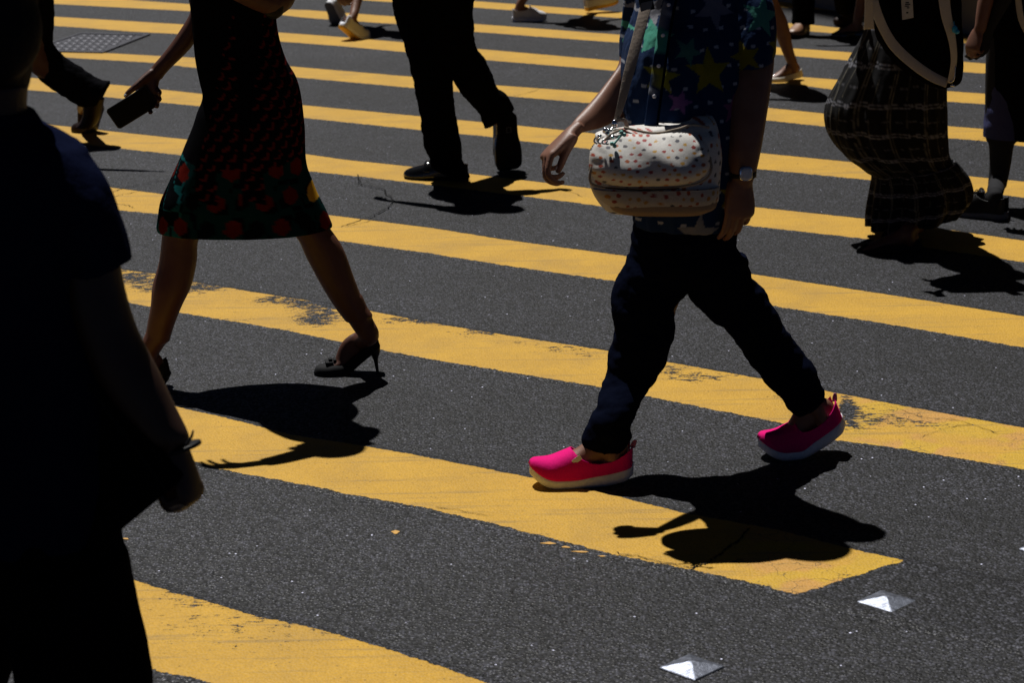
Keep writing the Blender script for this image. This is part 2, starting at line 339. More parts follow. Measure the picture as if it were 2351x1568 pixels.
class Shoe:
    """local x: heel 0 -> toe L, y side, z up; the foot behind the ball is lifted by pitch"""
    def __init__(s, toe, fwd, L, W, pitch=0., up=0., roll=0., ball=.70, lift=0.):
        s.F = Vector((fwd[0], fwd[1], 0)).normalized(); s.N = Vector((-s.F.y, s.F.x, 0)); s.L, s.W, s.p, s.u, s.b, s.roll = L, W, pitch, up, ball*L, roll
        s.o = Vector((toe.x, toe.y, toe.z+lift))-s.F*L
        if up: s.o = Vector((toe.x, toe.y, toe.z+lift))-s.F*L*math.cos(up)-Vector((0, 0, L*math.sin(up)))
    def __call__(s, x, y, z):
        xb = s.b; 
        if s.p and x < xb:
            t = min(1., (xb-x)/(.16*s.L)); th = s.p*t; 
            # arc then straight
            if x > xb-.16*s.L:
                th2 = s.p*(xb-x)/(.16*s.L); r = .16*s.L/s.p
                bx, bz = xb-r*math.sin(th2), r*(1-math.cos(th2)); X = bx+z*math.sin(th2); Z = bz+z*math.cos(th2)
            else:
                r = .16*s.L/s.p; bx, bz = xb-r*math.sin(s.p), r*(1-math.cos(s.p)); q = xb-.16*s.L-x
                X = bx-q*math.cos(s.p)+z*math.sin(s.p); Z = bz+q*math.sin(s.p)+z*math.cos(s.p)
        else: X, Z = x, z
        if s.roll: y, Z = y*math.cos(s.roll)-Z*math.sin(s.roll), y*math.sin(s.roll)+Z*math.cos(s.roll)
        if s.u: X, Z = X*math.cos(s.u)-Z*math.sin(s.u), X*math.sin(s.u)+Z*math.cos(s.u)
        return s.o+s.F*X+s.N*y+Vector((0, 0, Z))
    def width(s, t, pointed=0.):
        heel = .36*s.W; ball = .5*s.W
        w = heel+(ball-heel)*(.5-.5*math.cos(pi*min(1, max(0, (t-.15)/.5)))) - .035*s.W*math.exp(-((t-.38)/.12)**2)
        if t < .12: w *= math.sqrt(max(.26, 1-((.12-t)/.12)**2))
        e = .72-.16*pointed
        if t > e: w *= max(0.03, (1-((t-e)/(1-e))**(2.2-.9*pointed)))**(.5+.35*pointed)
        return max(w, .0025)
    def sole(s, th0, th1=None, flare=1.04, pointed=0., toe_spring=.0, n=30, x0=0., x1=1., zb=0., heel_spring=0.):
        th1 = th0 if th1 is None else th1; g = Geo(); out = []
        for i in range(n+1):
            t = x0+(x1-x0)*(i/n); te = .5-.5*math.cos(pi*min(1, max(0, (t-.25)/.4))); th = th1+(th0-th1)*te
            w = s.width(t, pointed)*flare; z0 = toe_spring*max(0, (t-.75)/.25)**2
            if t < .06: z0 += .006*(1-t/.06)
            z0 += zb+heel_spring*max(0, (.34-t)/.34)**1.6
            x = t*s.L
            out.append([tuple(s(x, y*w, z)) for y, z in ((-.86, z0), (-1.0, z0+th*.35), (-1., z0+th*.7), (-.95, z0+th), (0, z0+th), (.95, z0+th), (1., z0+th*.7), (1.0, z0+th*.35), (.86, z0), (0, z0))])
        return rings(np.array(out))
    def upper(s, th, H, throat, collar, heel_h, pointed=0., n=60, m=28, toe_h=.5, side=None, toe_spring=0., th1=None, lean=0., heel_spring=0.):
        """H instep height above the sole, throat: t where the opening starts, collar: lowest side height, heel_h: height at the back"""
        v = []; f = []; th1 = th if th1 is None else th1
        for i in range(n+1):
            t = i/n; w = s.width(t, pointed)*.985
            te = .5-.5*math.cos(pi*min(1, max(0, (t-.25)/.4))); z0 = th1+(th-th1)*te-.002 + toe_spring*max(0, (t-.75)/.25)**2 + heel_spring*max(0, (.34-t)/.34)**1.6
            tt = max(0, (t-throat)/(1-throat)); htop = H*(toe_h+(1-toe_h)*(1-tt)**1.15)*(max(0.02, 1-tt**7))**.5
            op = t < throat
            if op:
                q = t/throat; hc = collar+(heel_h-collar)*max(0, 1-q*2.6)**1.5+(H-collar)*max(0, (q-.55)/.45)**1.8; htop = hc
            for j in range(m+1):
                if op:
                    half = m//2; sgn = 1 if j <= half else -1; Hf = H*(1+.35*(1-t/throat)); ac = math.asin(min(1., max(.05, hc/Hf))**(1/.85)) if hc < Hf else pi/2
                    a = (j/half if j <= half else (m-j)/(m-half-1))*min(ac, pi/2-.02)
                    z = z0+Hf*math.sin(a)**.85; y = sgn*w*math.cos(a)**.66
                    if t < .12: y = sgn*w*(1-.25*(a/(pi/2))**2); z = z0+hc*(a/ac)
                else:
                    a = pi*j/m; y = w*math.copysign(abs(math.cos(a))**.66, math.cos(a)); z = z0+htop*abs(math.sin(a))**.85
                v.append(s(t*s.L+(.004 if t == 0 else 0)-lean*(z-z0)*max(0., 1-t/.4), y, z))
        k = m+1; half = m//2
        for i in range(n):
            for j in range(m):
                if (i/n < throat) and j == half: continue
                f.append((i*k+j, (i+1)*k+j, (i+1)*k+j+1, i*k+j+1))
        return Geo().add(v, f)
    def foot(s, th, th1=None, shaft=.0):
        """bare foot filling the shoe, from toe to ankle"""
        th1 = th if th1 is None else th1; L, W = s.L, s.W
        g = tube([(s(.93*L, 0, th+.010), .18*W, .008), (s(.82*L, 0, th+.017), .33*W, .014), (s(.66*L, 0, th+.026), .37*W, .022), (s(.50*L, 0, (th+th1)/2+.034), .31*W, .030), (s(.34*L, 0, th1+.045), .27*W, .040), (s(.20*L, 0, th1+.045), .27*W, .040), (s(.09*L, 0, th1+.038), .22*W, .030), (s(.05*L, 0, th1+.036), .12*W, .015)], ref=tuple(s(0, 0, 1)-s(0, 0, 0)), n=16)
        return g
    def ankle(s, z=.095, th1=0.): return s(.22*s.L, 0, z+th1)
def solidify(o, t, off=1.0):
    md = o.modifiers.new('thickness', 'SOLIDIFY'); md.thickness = t; md.offset = off; return o
def face_head(c, fw, k=1., hair=True):
    """head centred at c looking along fw -> (geo, hair geo)"""
    fw = Vector(fw).normalized(); up = Vector((0, 0, 1)); rt = fw.cross(up).normalized(); up = rt.cross(fw)
    m = Matrix((rt, fw, up)).transposed()
    P = lambda x, y, z: c+m @ Vector((x, y, z))*k
    g = Geo(); g.merge(ell(c+up*.025*k, .075*k, .095*k, .095*k, rot=m))
    g.merge(tube([(P(0, .03, .0), .062*k, .06*k), (P(0, .042, -.05), .052*k, .045*k), (P(0, .05, -.09), .032*k, .03*k), (P(0, .05, -.108), .015*k, .012*k)], ref=tuple(fw)))
    g.merge(tube([(P(0, .088, .02), .007*k, .006*k), (P(0, .108, -.015), .011*k, .010*k), (P(0, .112, -.028), .015*k, .009*k), (P(0, .095, -.036), .012*k, .006*k)], ref=tuple(fw)))
    for sx in (-1, 1):
        g.merge(ell(P(.078*sx, -.005, -.005), .010*k, .020*k, .033*k, rot=m, n=12, m=8)); g.merge(ell(P(.032*sx, .083, .022), .016*k, .010*k, .008*k, rot=m, n=10, m=6)); 
    g.merge(ell(P(0, .09, -.058), .024*k, .010*k, .005*k, rot=m, n=10, m=6)); g.merge(ell(P(0, .088, -.067), .02*k, .009*k, .006*k, rot=m, n=10, m=6))
    h = Geo(); h.merge(ell(P(0, -.018, .045), .086*k, .098*k, .092*k, rot=m)); h.merge(ell(P(0, -.055, .0), .078*k, .06*k, .09*k, rot=m))
    return g, h
def upper_person(root, P, fw, pel, sh_z, head_k=1., lean=.03, width=.20, arms=((-.25, .1), (.25, .1)), skip=()):
    """generic torso, arms and head above the frame. pel: pelvis centre. returns (body geo, top geo, hair geo)"""
    fw = Vector((fw[0], fw[1], 0)).normalized(); rt = fw.cross(Vector((0, 0, 1))); up = Vector((0, 0, 1))
    ch = Vector(pel)+up*(sh_z-pel.z)+fw*lean; rf = tuple(fw); mid = (Vector(pel)+ch)/2
    b = Geo(); t = Geo()
    b.merge(tube([(pel-up*.05, .15, .10), (pel+up*.05, .15, .105), (mid, .125, .095), (ch-up*.14, .155, .11), (ch-up*.03, .15, .085), (ch+up*.03, .07, .06), (ch+up*.10, .055, .055), (ch+up*.16, .05, .055)], ref=rf, n=24))
    t.merge(tube([(pel-up*.06, .178, .135), (pel+up*.06, .17, .135), (mid, .155, .125), (ch-up*.14, .185, .135), (ch-up*.04, .185, .11), (ch+up*.02, .10, .085), (ch+up*.05, .065, .07)], ref=rf, n=24))
    for i, (sg, (sw, bend)) in enumerate(zip((-1, 1), arms)):
        if i in skip: continue
        s0 = ch+rt*sg*width-up*.04; d1 = (fw*math.sin(sw)-up*math.cos(sw)+rt*sg*.10).normalized(); el = s0+d1*.29; d2 = (fw*math.sin(sw+bend)-up*math.cos(sw+bend)).normalized(); wr = el+d2*.25
        b.merge(tube([(ch+rt*sg*.12-up*.03, .05, .05), (s0, .045), (el, .037), (el+d2*.08, .037), (wr, .025, .02)], ref=rf)); b.merge(hand(wr, d2, -rt*sg, .95, thumb_side=(1 if sg > 0 else -1)))
        t.merge(tube([(ch+rt*sg*.10-up*.03, .06, .065), (s0, .065), (s0+d1*.15, .062), (s0+d1*.22, .06)], ref=rf))
    hc = ch+up*.245+fw*.02; hg, hh = face_head(hc, fw, head_k); b.merge(hg)
    return b, t, hh

# ------------------------------------------------------------------ the road
def sheet(name, mat, x0, x1, y0, y1, z, nx=40, ny=40):
    v = [(x0+(x1-x0)*i/nx, y0+(y1-y0)*j/ny, z) for j in range(ny+1) for i in range(nx+1)]
    f = [(j*(nx+1)+i, j*(nx+1)+i+1, (j+1)*(nx+1)+i+1, (j+1)*(nx+1)+i) for j in range(ny) for i in range(nx)]
    o = build(name, Geo().add(v, f), mat, recalc=False); return tag(o, kind='structure')
sheet('road', M['road'], -150, 150, -60, 240, 0)

YAW = R(-36.30); AL = Vector((math.cos(YAW), math.sin(YAW), 0)); AC = Vector((-math.sin(YAW), math.cos(YAW), 0))
# far and near edge of each stripe as measured in the photograph
STR = [
 ([(299,1332),(413,1368),(494,1389),(588,1419),(700,1440),(860,1485),(1000,1530),(1110,1568)], [(347,1533),(443,1562)]),
 ([(397,934),(541,967),(665,1000),(818,1023),(1000,1056),(1147,1085),(1259,1107),(1390,1136),(1576,1182),(1795,1221),(1951,1263),(2078,1290)], [(453,1064),(500,1079),(616,1101),(706,1117),(830,1143),(960,1165),(1147,1209),(1239,1233),(1411,1277),(1587,1311),(1667,1330),(1763,1350),(1823,1371)]),
 ([(294,622),(348,629),(438,648),(558,668),(772,703),(863,718),(1000,745),(1147,769),(1405,809),(1527,832),(1766,875),(1980,916),(2058,931),(2351,985)], [(294,696),(412,720),(525,738),(649,759),(789,788),(892,809),(1000,829),(1147,853),(1378,891),(1493,914),(1802,975),(1912,1012),(2058,1031),(2351,1080)]),
 ([(243,430),(383,448),(748,494),(1000,526),(1147,550),(1442,590),(1715,629),(2058,681),(2351,728)], [(263,483),(363,492),(785,555),(1000,585),(1147,609),(1412,647),(1780,705),(2058,749),(2351,800)]),
 ([(123,288),(430,321),(706,355),(786,367),(939,383),(1076,400),(1252,421),(1349,433),(1735,477),(1990,504),(2158,526),(2350,554)], [(190,332),(415,357),(706,394),(784,402),(919,417),(1309,465),(1382,475),(1716,519),(2024,554),(2351,604)]),
 ([(83,180),(300,198),(465,216),(706,243),(969,268),(1181,288),(1372,308),(1742,352),(1955,373),(2235,407),(2350,418)], [(68,207),(243,223),(465,245),(706,272),(972,300),(1119,314),(1196,324),(1356,343),(1744,389),(2003,415),(2240,441),(2350,455)]),
 ([(137,119),(240,122),(447,133),(706,156),(952,177),(1136,196),(1359,212),(1763,248),(1899,262),(2173,290),(2259,297),(2351,306)], [(160,133),(347,144),(448,156),(706,180),(956,203),(1152,220),(1339,236),(1761,277),(1901,292),(2175,318),(2257,324),(2351,337)]),
 ([(92,36),(410,55),(635,74),(784,85),(926,97),(1082,111),(1416,140),(1826,176),(1918,183),(2166,209),(2268,216)], [(93,57),(187,63),(300,72),(397,77),(643,95),(784,106),(936,120),(1106,137),(1406,162),(1852,198),(1910,206),(2166,233),(2266,240)]),
 ([(283,-2),(433,9),(648,21),(706,23),(912,38),(1079,54),(1427,80),(1774,108),(1946,120),(2212,142),(2272,147)], [(100,7),(283,17),(433,25),(643,34),(706,41),(909,55),(1079,72),(1422,98),(1774,125),(1938,138),(2214,166),(2270,169)]),
 ([(1087,2),(1446,29),(1856,56),(1925,64),(2257,88)], [(1089,17),(1444,43),(1856,72),(2266,103)]),
 ([(1860,8),(2300,36)], [(1860,22),(2300,49)]),
]
def sq(p): return p.dot(AL), p.dot(AC)
e1, e2 = sq(gnd(2078, 1290)), sq(gnd(1823, 1371)); SL = (e1[0]-e2[0])/(e1[1]-e2[1])       # the slanting line on which the stripes end
WEAR = [  # px, py, radius x, radius y, amount
 (300,640,120,24,.62),(400,668,90,14,.42),(480,660,90,10,.45),(620,690,70,9,.42),(725,735,70,22,.66),(700,700,70,12,.42),(800,706,80,13,.5),(560,735,45,6,.35),
 (960,738,130,14,.50),(1090,768,70,10,.50),(1180,790,60,8,.30),(1270,805,55,10,.42),(1350,815,45,12,.25),(1600,870,95,12,.42),(1540,850,50,12,.32),(1790,915,60,12,.30),(1250,790,120,16,.10),
 (2010,950,60,22,.30),(2080,975,110,18,.30),(2200,985,90,16,.20),(1965,985,50,16,.26),(1945,945,26,34,.8),
 (380,1385,110,40,.17),(520,1430,160,50,.14),(430,1480,200,50,.14),(800,1520,150,40,.14),(640,1480,120,50,.12),
 (1690,1290,14,7,.75),(1760,1285,30,5,.22),(1930,1330,70,12,.33),(1500,1280,200,14,.08),(860,1350,30,6,0),
 (1450,415,60,8,.2),(800,370,30,8,.12),(2090,960,120,40,.12),(1270,425,70,10,.22),(880,385,80,8,.15),(300,445,60,12,.05)]
def make_stripe(k, far, near):
    def prof(E):
        a = np.array([sq(gnd(*p)) for p in E]); a = a[np.argsort(a[:, 0])]; return a
    a, b = prof(far), prof(near)
    al = np.polyfit(a[:, 0], a[:, 1], 1) if len(a) > 3 and k != 0 else np.array((0, a[:, 1].mean()))
    W = .36
    def q_far(s):
        base = np.interp(s, a[:, 0], a[:, 1]); return base
    def q_near(s):
        if len(b) < 4: return q_far(s)-(W if k == 0 else W*.95)
        return np.interp(s, b[:, 0], b[:, 1])
    smin = -9.0 if k < 4 else -24.0
    qm = float(np.mean(a[:, 1])); send = e1[0]+SL*(qm-e1[1])+.5
    smax = min(send, 14.)
    ns = int((smax-smin)/(.03 if k < 4 else .06)); nt_ = 22; pad = .03; v = []; f = []; ed = []; ce = []
    for i in range(ns+1):
        s = smin+(smax-smin)*i/ns; qf, qn = float(q_far(s)), float(q_near(s))
        for j in range(nt_+1):
            q = qn-pad+(qf-qn+2*pad)*j/nt_; p = AL*s+AC*q; v.append((p.x, p.y, .0004 if j in (0, nt_) or i in (0, ns) else (.0022 if j in (1, nt_-1) else .004)))
            end = (e1[0]+SL*(q-e1[1])-s)*.75 if k > 0 else 1.
            ed.append(min(q-qn, qf-q, end))
    for i in range(ns):
        for j in range(nt_):
            x = i*(nt_+1)+j; f.append((x, x+nt_+1, x+nt_+2, x+1))
    o = build('road_marking', Geo().add(v, f), M['paint'], recalc=False); tag(o, kind='structure')
    V = np.array(v); yc = V[:, 1]*math.cos(PITCH)+CH*math.sin(PITCH); zc = V[:, 1]*math.sin(PITCH)-CH*math.cos(PITCH)
    uu = V[:, 0]/yc; vv = zc/yc; c_, s_ = math.cos(ROLL), math.sin(ROLL); u2 = c_*uu+s_*vv; v2 = -s_*uu+c_*vv     # wear spots were measured in the photo; this finds them on the ground
    X = PW/2+u2*F; Y = PH/2-v2*F
    we = np.zeros(len(V))
    for (px, py, rx, ry, am) in WEAR: we += am*(1.15 if 590 < py < 1010 else 1.)*np.exp(-((X-px)/rx)**2-((Y-py)/ry)**2)
    we += np.array([max(0., mnoise.noise(Vector((a[0]*.9+k*7, a[1]*1.6, k*3.3)))-.05)*.40 for a in v])
    edn = np.array(ed); we += .13*np.clip(1-np.abs(edn)/.05, 0, 1)
    pat = np.zeros(len(V))
    if k == 1: pat = 1/(1+np.exp(-((X-1640)+(Y-1290)*.9)/10))
    if k == 2: pat = 1/(1+np.exp(-(X-1950)/12))
    stk = np.zeros(len(V))
    if k in (4, 5, 6): stk[:] = .55
    if k == 4: stk = .55/(1+np.exp((X-620)/40))+.15
    if k in (0, 1, 2, 3): stk[:] = .5
    for nm, ar in (('edge', edn), ('wear', np.clip(we, 0, 1.5)), ('patch', pat), ('streak', stk)):
        at_ = o.data.attributes.new(nm, 'FLOAT', 'POINT'); at_.data.foreach_set('value', ar.astype(np.float32))
for k, (fa, ne) in enumerate(STR): make_stripe(k, fa, ne)

# paint flecks and cracks
def patch_poly(pts, z):
    g = Geo(); P = [gnd(*p, z) for p in pts]; return g.add(P, [tuple(range(len(P)))])
g = Geo()
for cx, cy, sx, sy in ((908,1222,9,3.5),(288,1237,8,2),(1262,1247,18,2.2),(1300,1256,9,2.5),(1335,1267,22,1.6),(1385,1277,12,1.4)):
    g.merge(patch_poly([(cx+sx*math.cos(a)*(1+.35*math.sin(3*a+cx)), cy+sy*math.sin(a)*(1+.3*math.cos(2*a+cy))) for a in np.linspace(0, 2*pi, 13)[:-1]], .0016))
kf = build('paint_fleck', g, mat_plain('loose_yellow_paint', (.50, .27, .05), .6), recalc=True, flat=True); tag(kf, kind='structure')
CR = [([(822,402),(826,423),(850,430),(882,437),(884,447),(900,457),(898,468),(890,480),(849,500),(816,512),(782,523)], 3.2),([(247,447),(280,436),(333,423),(390,413)], 3.0),([(250,457),(280,449),(317,442)], 2.0),([(258,470),(290,473),(310,481)], 2.0),
 ([(1587,1311),(1605,1303),(1625,1297),(1640,1286),(1662,1270),(1690,1248),(1722,1217)], 3.6),([(1120,1190),(1000,1168)], 1.5),([(2160,352),(2214,337),(2257,320),(2300,318)], 1.8),([(1179,222),(1212,215),(1247,202)], 1.8),([(790,523),(850,510),(880,503)], 1.5),([(1240,438),(1300,440),(1340,455)], 1.2),
 ([(2280,345),(2351,322)], 1.6),([(560,25),(640,14)], 1.5),([(1411,1274),(1470,1284),(1530,1298),(1587,1309)], 1.6),([(700,470),(760,455),(820,452)], 1.2),([(2040,935),(2120,962),(2200,970),(2290,1000)], 1.3),([(2110,1010),(2180,985),(2230,980)], 1.1)]
g = Geo(); rc = random.Random(3)
for pts, wd in CR:
    P = catmull([list(gnd(*p)) for p in pts], 7); L, Rr = [], []
    for i in range(len(P)):
        T = P[min(i+1, len(P)-1)]-P[max(i-1, 0)]; N = np.array((-T[1], T[0], 0)); N /= np.linalg.norm(N)+1e-9
        h = wd*.0008*(.4+rc.random()*1.1)*(1 if 0 < i < len(P)-1 else .1); off = N*rc.gauss(0, .003)
        L.append(P[i]+off+N*h+np.array((0, 0, .0065))); Rr.append(P[i]+off-N*h+np.array((0, 0, .0065)))
    n = len(P); g.add(L+Rr, [(i, i+1, n+i+1, n+i) for i in range(n-1)])
ck = build('road_crack', g, M['crack'], flat=True); tag(ck, kind='structure')

# metal studs along the end of the crossing
def stud(px, py, label):
    c = gnd(px, py); a = .073; h = .017
    A, B = c+Vector((-a, 0, 0)), c+Vector((a, .0, 0)); C, D = c+Vector((0, -a*.98, 0)), c+Vector((0, a*.98, 0))
    up = Vector((0, 0, 1)); ring0 = [A, C, B, D]; n = 10; v = []; f = []
    # pyramid with a worn blunt tip and a low rim
    lv = ((1.0, -.002), (1.0, .0025), (.965, .0040), (.12, h*.97), (.05, h), )
    for q, z in lv:
        for i in range(4):
            p0, p1 = ring0[i], ring0[(i+1) % 4]
            for t in (0.03, .97): v.append(c+(p0.lerp(p1, t)-c)*q+up*z)
    k = 8
    for i in range(len(lv)-1):
        for j in range(k): f.append((i*k+j, i*k+(j+1) % k, (i+1)*k+(j+1) % k, (i+1)*k+j))
    f.append(tuple((len(lv)-1)*k+j for j in range(k)))
    o = build('road_stud', Geo().add(v, f), M['metal'], flat=True); recentre(o, c)
    return tag(o, label, 'road stud', 'steel studs along the end of the crossing')
stud(1588, 1535, 'steel pyramid road stud nearest the bottom edge of the photo')
stud(2035, 1384, 'steel pyramid road stud just below the pointed end of the yellow stripe')
stud(2404, 1262, 'steel pyramid road stud cut off by the right edge of the photo')

# metal access cover in the road
cx = empty('manhole_cover', gnd(213, 99), 'rectangular iron access cover with raised dots behind the phone hand', 'manhole cover')
c0, c1, c2, c3 = gnd(58, 119), gnd(184, 77), gnd(345, 80), gnd(236, 123)
def bil(u, v, z): p = (c0*(1-u)+c3*u)*(1-v)+(c1*(1-u)+c2*u)*v; return Vector((p.x, p.y, z))
g = Geo()
def barq(u0, u1, v0, v1, z0, z1):
    P = [bil(u0, v0, z0), bil(u1, v0, z0), bil(u1, v1, z0), bil(u0, v1, z0)]+[bil(u0, v0, z1), bil(u1, v0, z1), bil(u1, v1, z1), bil(u0, v1, z1)]
    return Geo().add(P, [(0, 1, 2, 3), (4, 5, 6, 7), (0, 1, 5, 4), (1, 2, 6, 5), (2, 3, 7, 6), (3, 0, 4, 7)])
for q in ((0, 1, 0, .06), (0, 1, .94, 1), (0, .05, .06, .94), (.95, 1, .06, .94)): g.merge(barq(*q, 0, .012))
build('frame', g, M['iron'], cx, flat=True)
g = barq(.056, .944, .068, .932, 0, .007)
for i in range(8):
    for j in range(6):
        u, v_ = .12+.76*i/7+(.05 if j % 2 else 0), .14+.72*j/5
        if u < .92: g.merge(ell(bil(u, v_, .007), .030, .030, .009, n=10, m=5))
build('plate', g, M['iron'], cx, flat=True)

# ------------------------------------------------------------------ colour patterns of the printed cloths
def hexcells(x, z, s):
    q = x/s; r = z/(s*.866); row = np.floor(r); q2 = q+.5*(row % 2); cxx = np.floor(q2); fx = q2-cxx-.5; fz = r-row-.5; return cxx, row, fx, fz
def h2(a, b): v = np.sin(a*12.9898+b*78.233)*43758.5453; return v-np.floor(v)
def star(x, z, cx, cz, r, rot):
    dx, dz = x-cx, z-cz; d = np.hypot(dx, dz); a = np.arctan2(dx, dz)-rot
    a = np.abs((a+pi/5) % (2*pi/5)-pi/5); ri = .42*r
    # edge between tip (r,0) and valley (ri, pi/5)
    px, pz = d*np.sin(a), d*np.cos(a); vx, vz = ri*math.sin(pi/5), ri*math.cos(pi/5)
    return (px*(r-vz)+pz*vx-r*vx) < 0


# ------------------------------------------------------------------ woman in the star shirt and pink shoes
Y5 = 5.85
base = gnd(1560, 1075); base.z = 0
p5 = empty('person', base, 'woman in star print shirt, dark trousers and hot pink slip-on shoes', 'person')
G5 = lambda st, **k: loft(st, Y5, **k)
ft = gnd(1222, 1118); ft.z = .0; hl = gnd(1448, 1101)
hl = gnd(1450, 1104); sh1 = Shoe(ft, (hl-ft)*-1, .285, .100, up=R(2)); sh1.o = Vector((hl.x, hl.y, -.004))
rt_ = gnd(1742, 1052); rfw = Vector((-1, -.22, 0))
sh2 = Shoe(rt_, rfw, .275, .098, pitch=R(22), ball=.64)
body = Geo()
body.merge(G5([(1470,480,1680,480,.2),(1462,560,1685,560,.22),(1452,610,1690,610,.2),(1465,650,1670,650,.15)]))
a1, a2 = sh1.ankle(.085, .02), sh2.ankle(.085, .02); D1, D2 = a1.y-Y5+.005, a2.y-Y5
fl = [(1450,590,1590,620,.17),(1422,655,1570,668,.16,-.01),(1418,745,1540,745,.13,-.03),(1408,830,1515,830,.115,-.05),(1385,925,1465,920,.095,D1*.8),(1356,1000,1425,1000,.07,D1)]
rl = [(1570,600,1705,585,.17),(1590,668,1715,633,.16,.02),(1675,755,1782,735,.13,.05),(1732,822,1828,800,.115,.07),(1800,910,1875,885,.085,D2*.9),(1824,952,1884,932,.07,D2)]
body.merge(G5(fl, n=20), G5(rl, n=20))
body.merge(tube([(at(1390,985,Y5+D1), .036), (a1+Vector((.0, .0, .01)), .031, .035), (sh1(.20*.28, 0, .05), .032, .04)], ref=(0, 1, 0)), sh1.foot(.034, .05))
body.merge(tube([(at(1850,925,Y5+D2), .036), (a2, .032, .036), (sh2(.2*.28, 0, .05), .03, .038)], ref=(0, 1, 0)), sh2.foot(.034, .05))
tors = [(1520,-95,1640,-95,.09),(1490,-62,1690,-62,.13),(1478,0,1715,0,.23),(1462,80,1715,80,.27),(1450,180,1700,180,.26),(1450,300,1690,300,.25),(1462,420,1690,420,.24),(1468,500,1685,500,.22)]
body.merge(G5(tors))
body.merge(tube([(at(1582,-70,Y5), .06), (at(1572,-120,Y5-.01), .055), (at(1560,-165,Y5-.03), .052)], ref=(0, 1, 0)))
hd, hr = face_head(at(1545, -215, Y5-.045), (-.85, -.5, -.12), .98); body.merge(hd)
# right arm swinging forward
ra = [(1440,40,1520,40,.09,.10),(1425,110,1500,150,.09,.09),(1418,150,1448,262,.085,.05),(1385,198,1412,279,.085,-.02),(1350,240,1380,293,.075,-.08),(1319,274,1347,301,.042,-.13),(1310,288,1330,306,.030,-.15)]
body.merge(G5(ra, n=20)); nails5 = []
body.merge(hand(at(1314, 304, Y5-.15), (-.74, -.36, -.60), (.60, .05, -.80), 1.06, curl=(.60, .95, .7), spread=.10, thumb_side=1 if Vector((-.74,-.36,-.60)).cross(Vector((.60,.05,-.80))).y < 0 else -1, thumb=(.2, .9), var=(.0, .14, .30, .46), wrist_w=.0245, out=nails5))
# left arm hanging with the watch
la = [(1685,20,1776,20,.11,-.05),(1674,110,1778,110,.115,-.08),(1664,170,1776,160,.115,-.11),(1661,250,1763,250,.11,-.15),(1664,330,1750,330,.09,-.18),(1673,385,1738,388,.066,-.19),(1682,425,1726,425,.04,-.19)]
body.merge(G5(la, n=20)); nl = []
body.merge(hand(at(1703, 410, Y5-.19), (-.06, -.03, -1), (-.25, .95, 0), 1.06, curl=(.32, .45, .3), thumb_side=1 if Vector((-.06,-.03,-1)).cross(Vector((-.25,.95,0))).x < 0 else -1, thumb=(.25, .8), wrist_w=.028, spread=.03, out=nl))
build('body', body, M['skin'], p5, voxel=.0034, smooth=7)
build('hair', hr, M['hair'], p5, voxel=.008)
def nails(lst, parent, mat, k=1.):
    for (c, e, nrm, r) in lst:
        e = e.normalized(); nrm = (nrm-e*nrm.dot(e)).normalized(); s_ = e.cross(nrm)
        build('nail', ell(c+nrm*r*.12, r*.62, r*1.0, r*.25, n=10, m=6, rot=Matrix((s_, e, nrm)).transposed()), mat, parent)
nails(nails5[-1:], p5, M['nail'])
fold5 = lambda co: wrinkle(co, .008, 9, (1, 1, 2.2))+wrinkle(co, .0025, 30, (1, 1, 1.6))
tr = Geo()
tr.merge(G5([(1458,470,1690,470,.25),(1450,560,1692,560,.26),(1437,612,1706,612,.25),(1450,655,1690,645,.18)]))
tr.merge(G5([(1440,590,1600,620,.21),(1411,655,1580,668,.20,-.01),(1404,705,1555,702,.18,-.02),(1409,760,1549,755,.165,-.03),(1398,800,1537,805,.16,-.04),(1388,860,1517,855,.15,-.05),(1370,925,1475,922,.13,D1*.85),(1346,975,1450,976,.125,D1),(1337,1000,1449,1001,.12,D1),(1337,1022,1434,1038,.115,D1)]))
tr.merge(G5([(1560,600,1714,585,.21),(1575,668,1726,633,.20,.02),(1606,712,1768,690,.18,.03),(1664,757,1796,740,.165,.05),(1715,825,1842,803,.16,.07),(1766,884,1872,850,.14,D2*.85),(1796,920,1889,890,.12,D2),(1825,950,1897,912,.11,D2)]))
build('trousers', tr, M['navy'], p5, voxel=.006, smooth=3, disp=fold5)
# printed shirt
def at_local(px, py): q = at(px, py, Y5); return q.x, q.z
STARS5 = [(1580,140,56,.0,(.30,.25,.01)),(1720,25,50,.25,(.08,.35,.27)),(1672,112,38,-.25,(.30,.24,.01)),(1470,70,42,.1,(.10,.46,.33)),(1510,205,30,.3,(.30,.12,.34)),(1560,262,34,.35,(.32,.33,.36)),(1560,505,52,.05,(.33,.33,.34)),(1475,150,40,.2,(.34,.33,.03)),(1535,95,34,.5,(.06,.22,.19)),(1610,5,50,.6,(.22,.22,.30)),(1500,300,36,.0,(.34,.34,.38)),(1640,225,36,.1,(.28,.08,.22)),(1455,280,30,.5,(.08,.34,.27)),(1660,330,40,.3,(.10,.30,.25)),(1480,10,36,.7,(.40,.40,.45)),(1760,95,34,.1,(.30,.25,.02)),(1640,420,40,.2,(.30,.25,.01)),(1466,400,34,.4,(.30,.12,.34)),(1690,510,36,.2,(.08,.35,.27)),(1590,-60,50,.2,(.10,.46,.33)),(1660,-50,40,.0,(.30,.25,.01))]
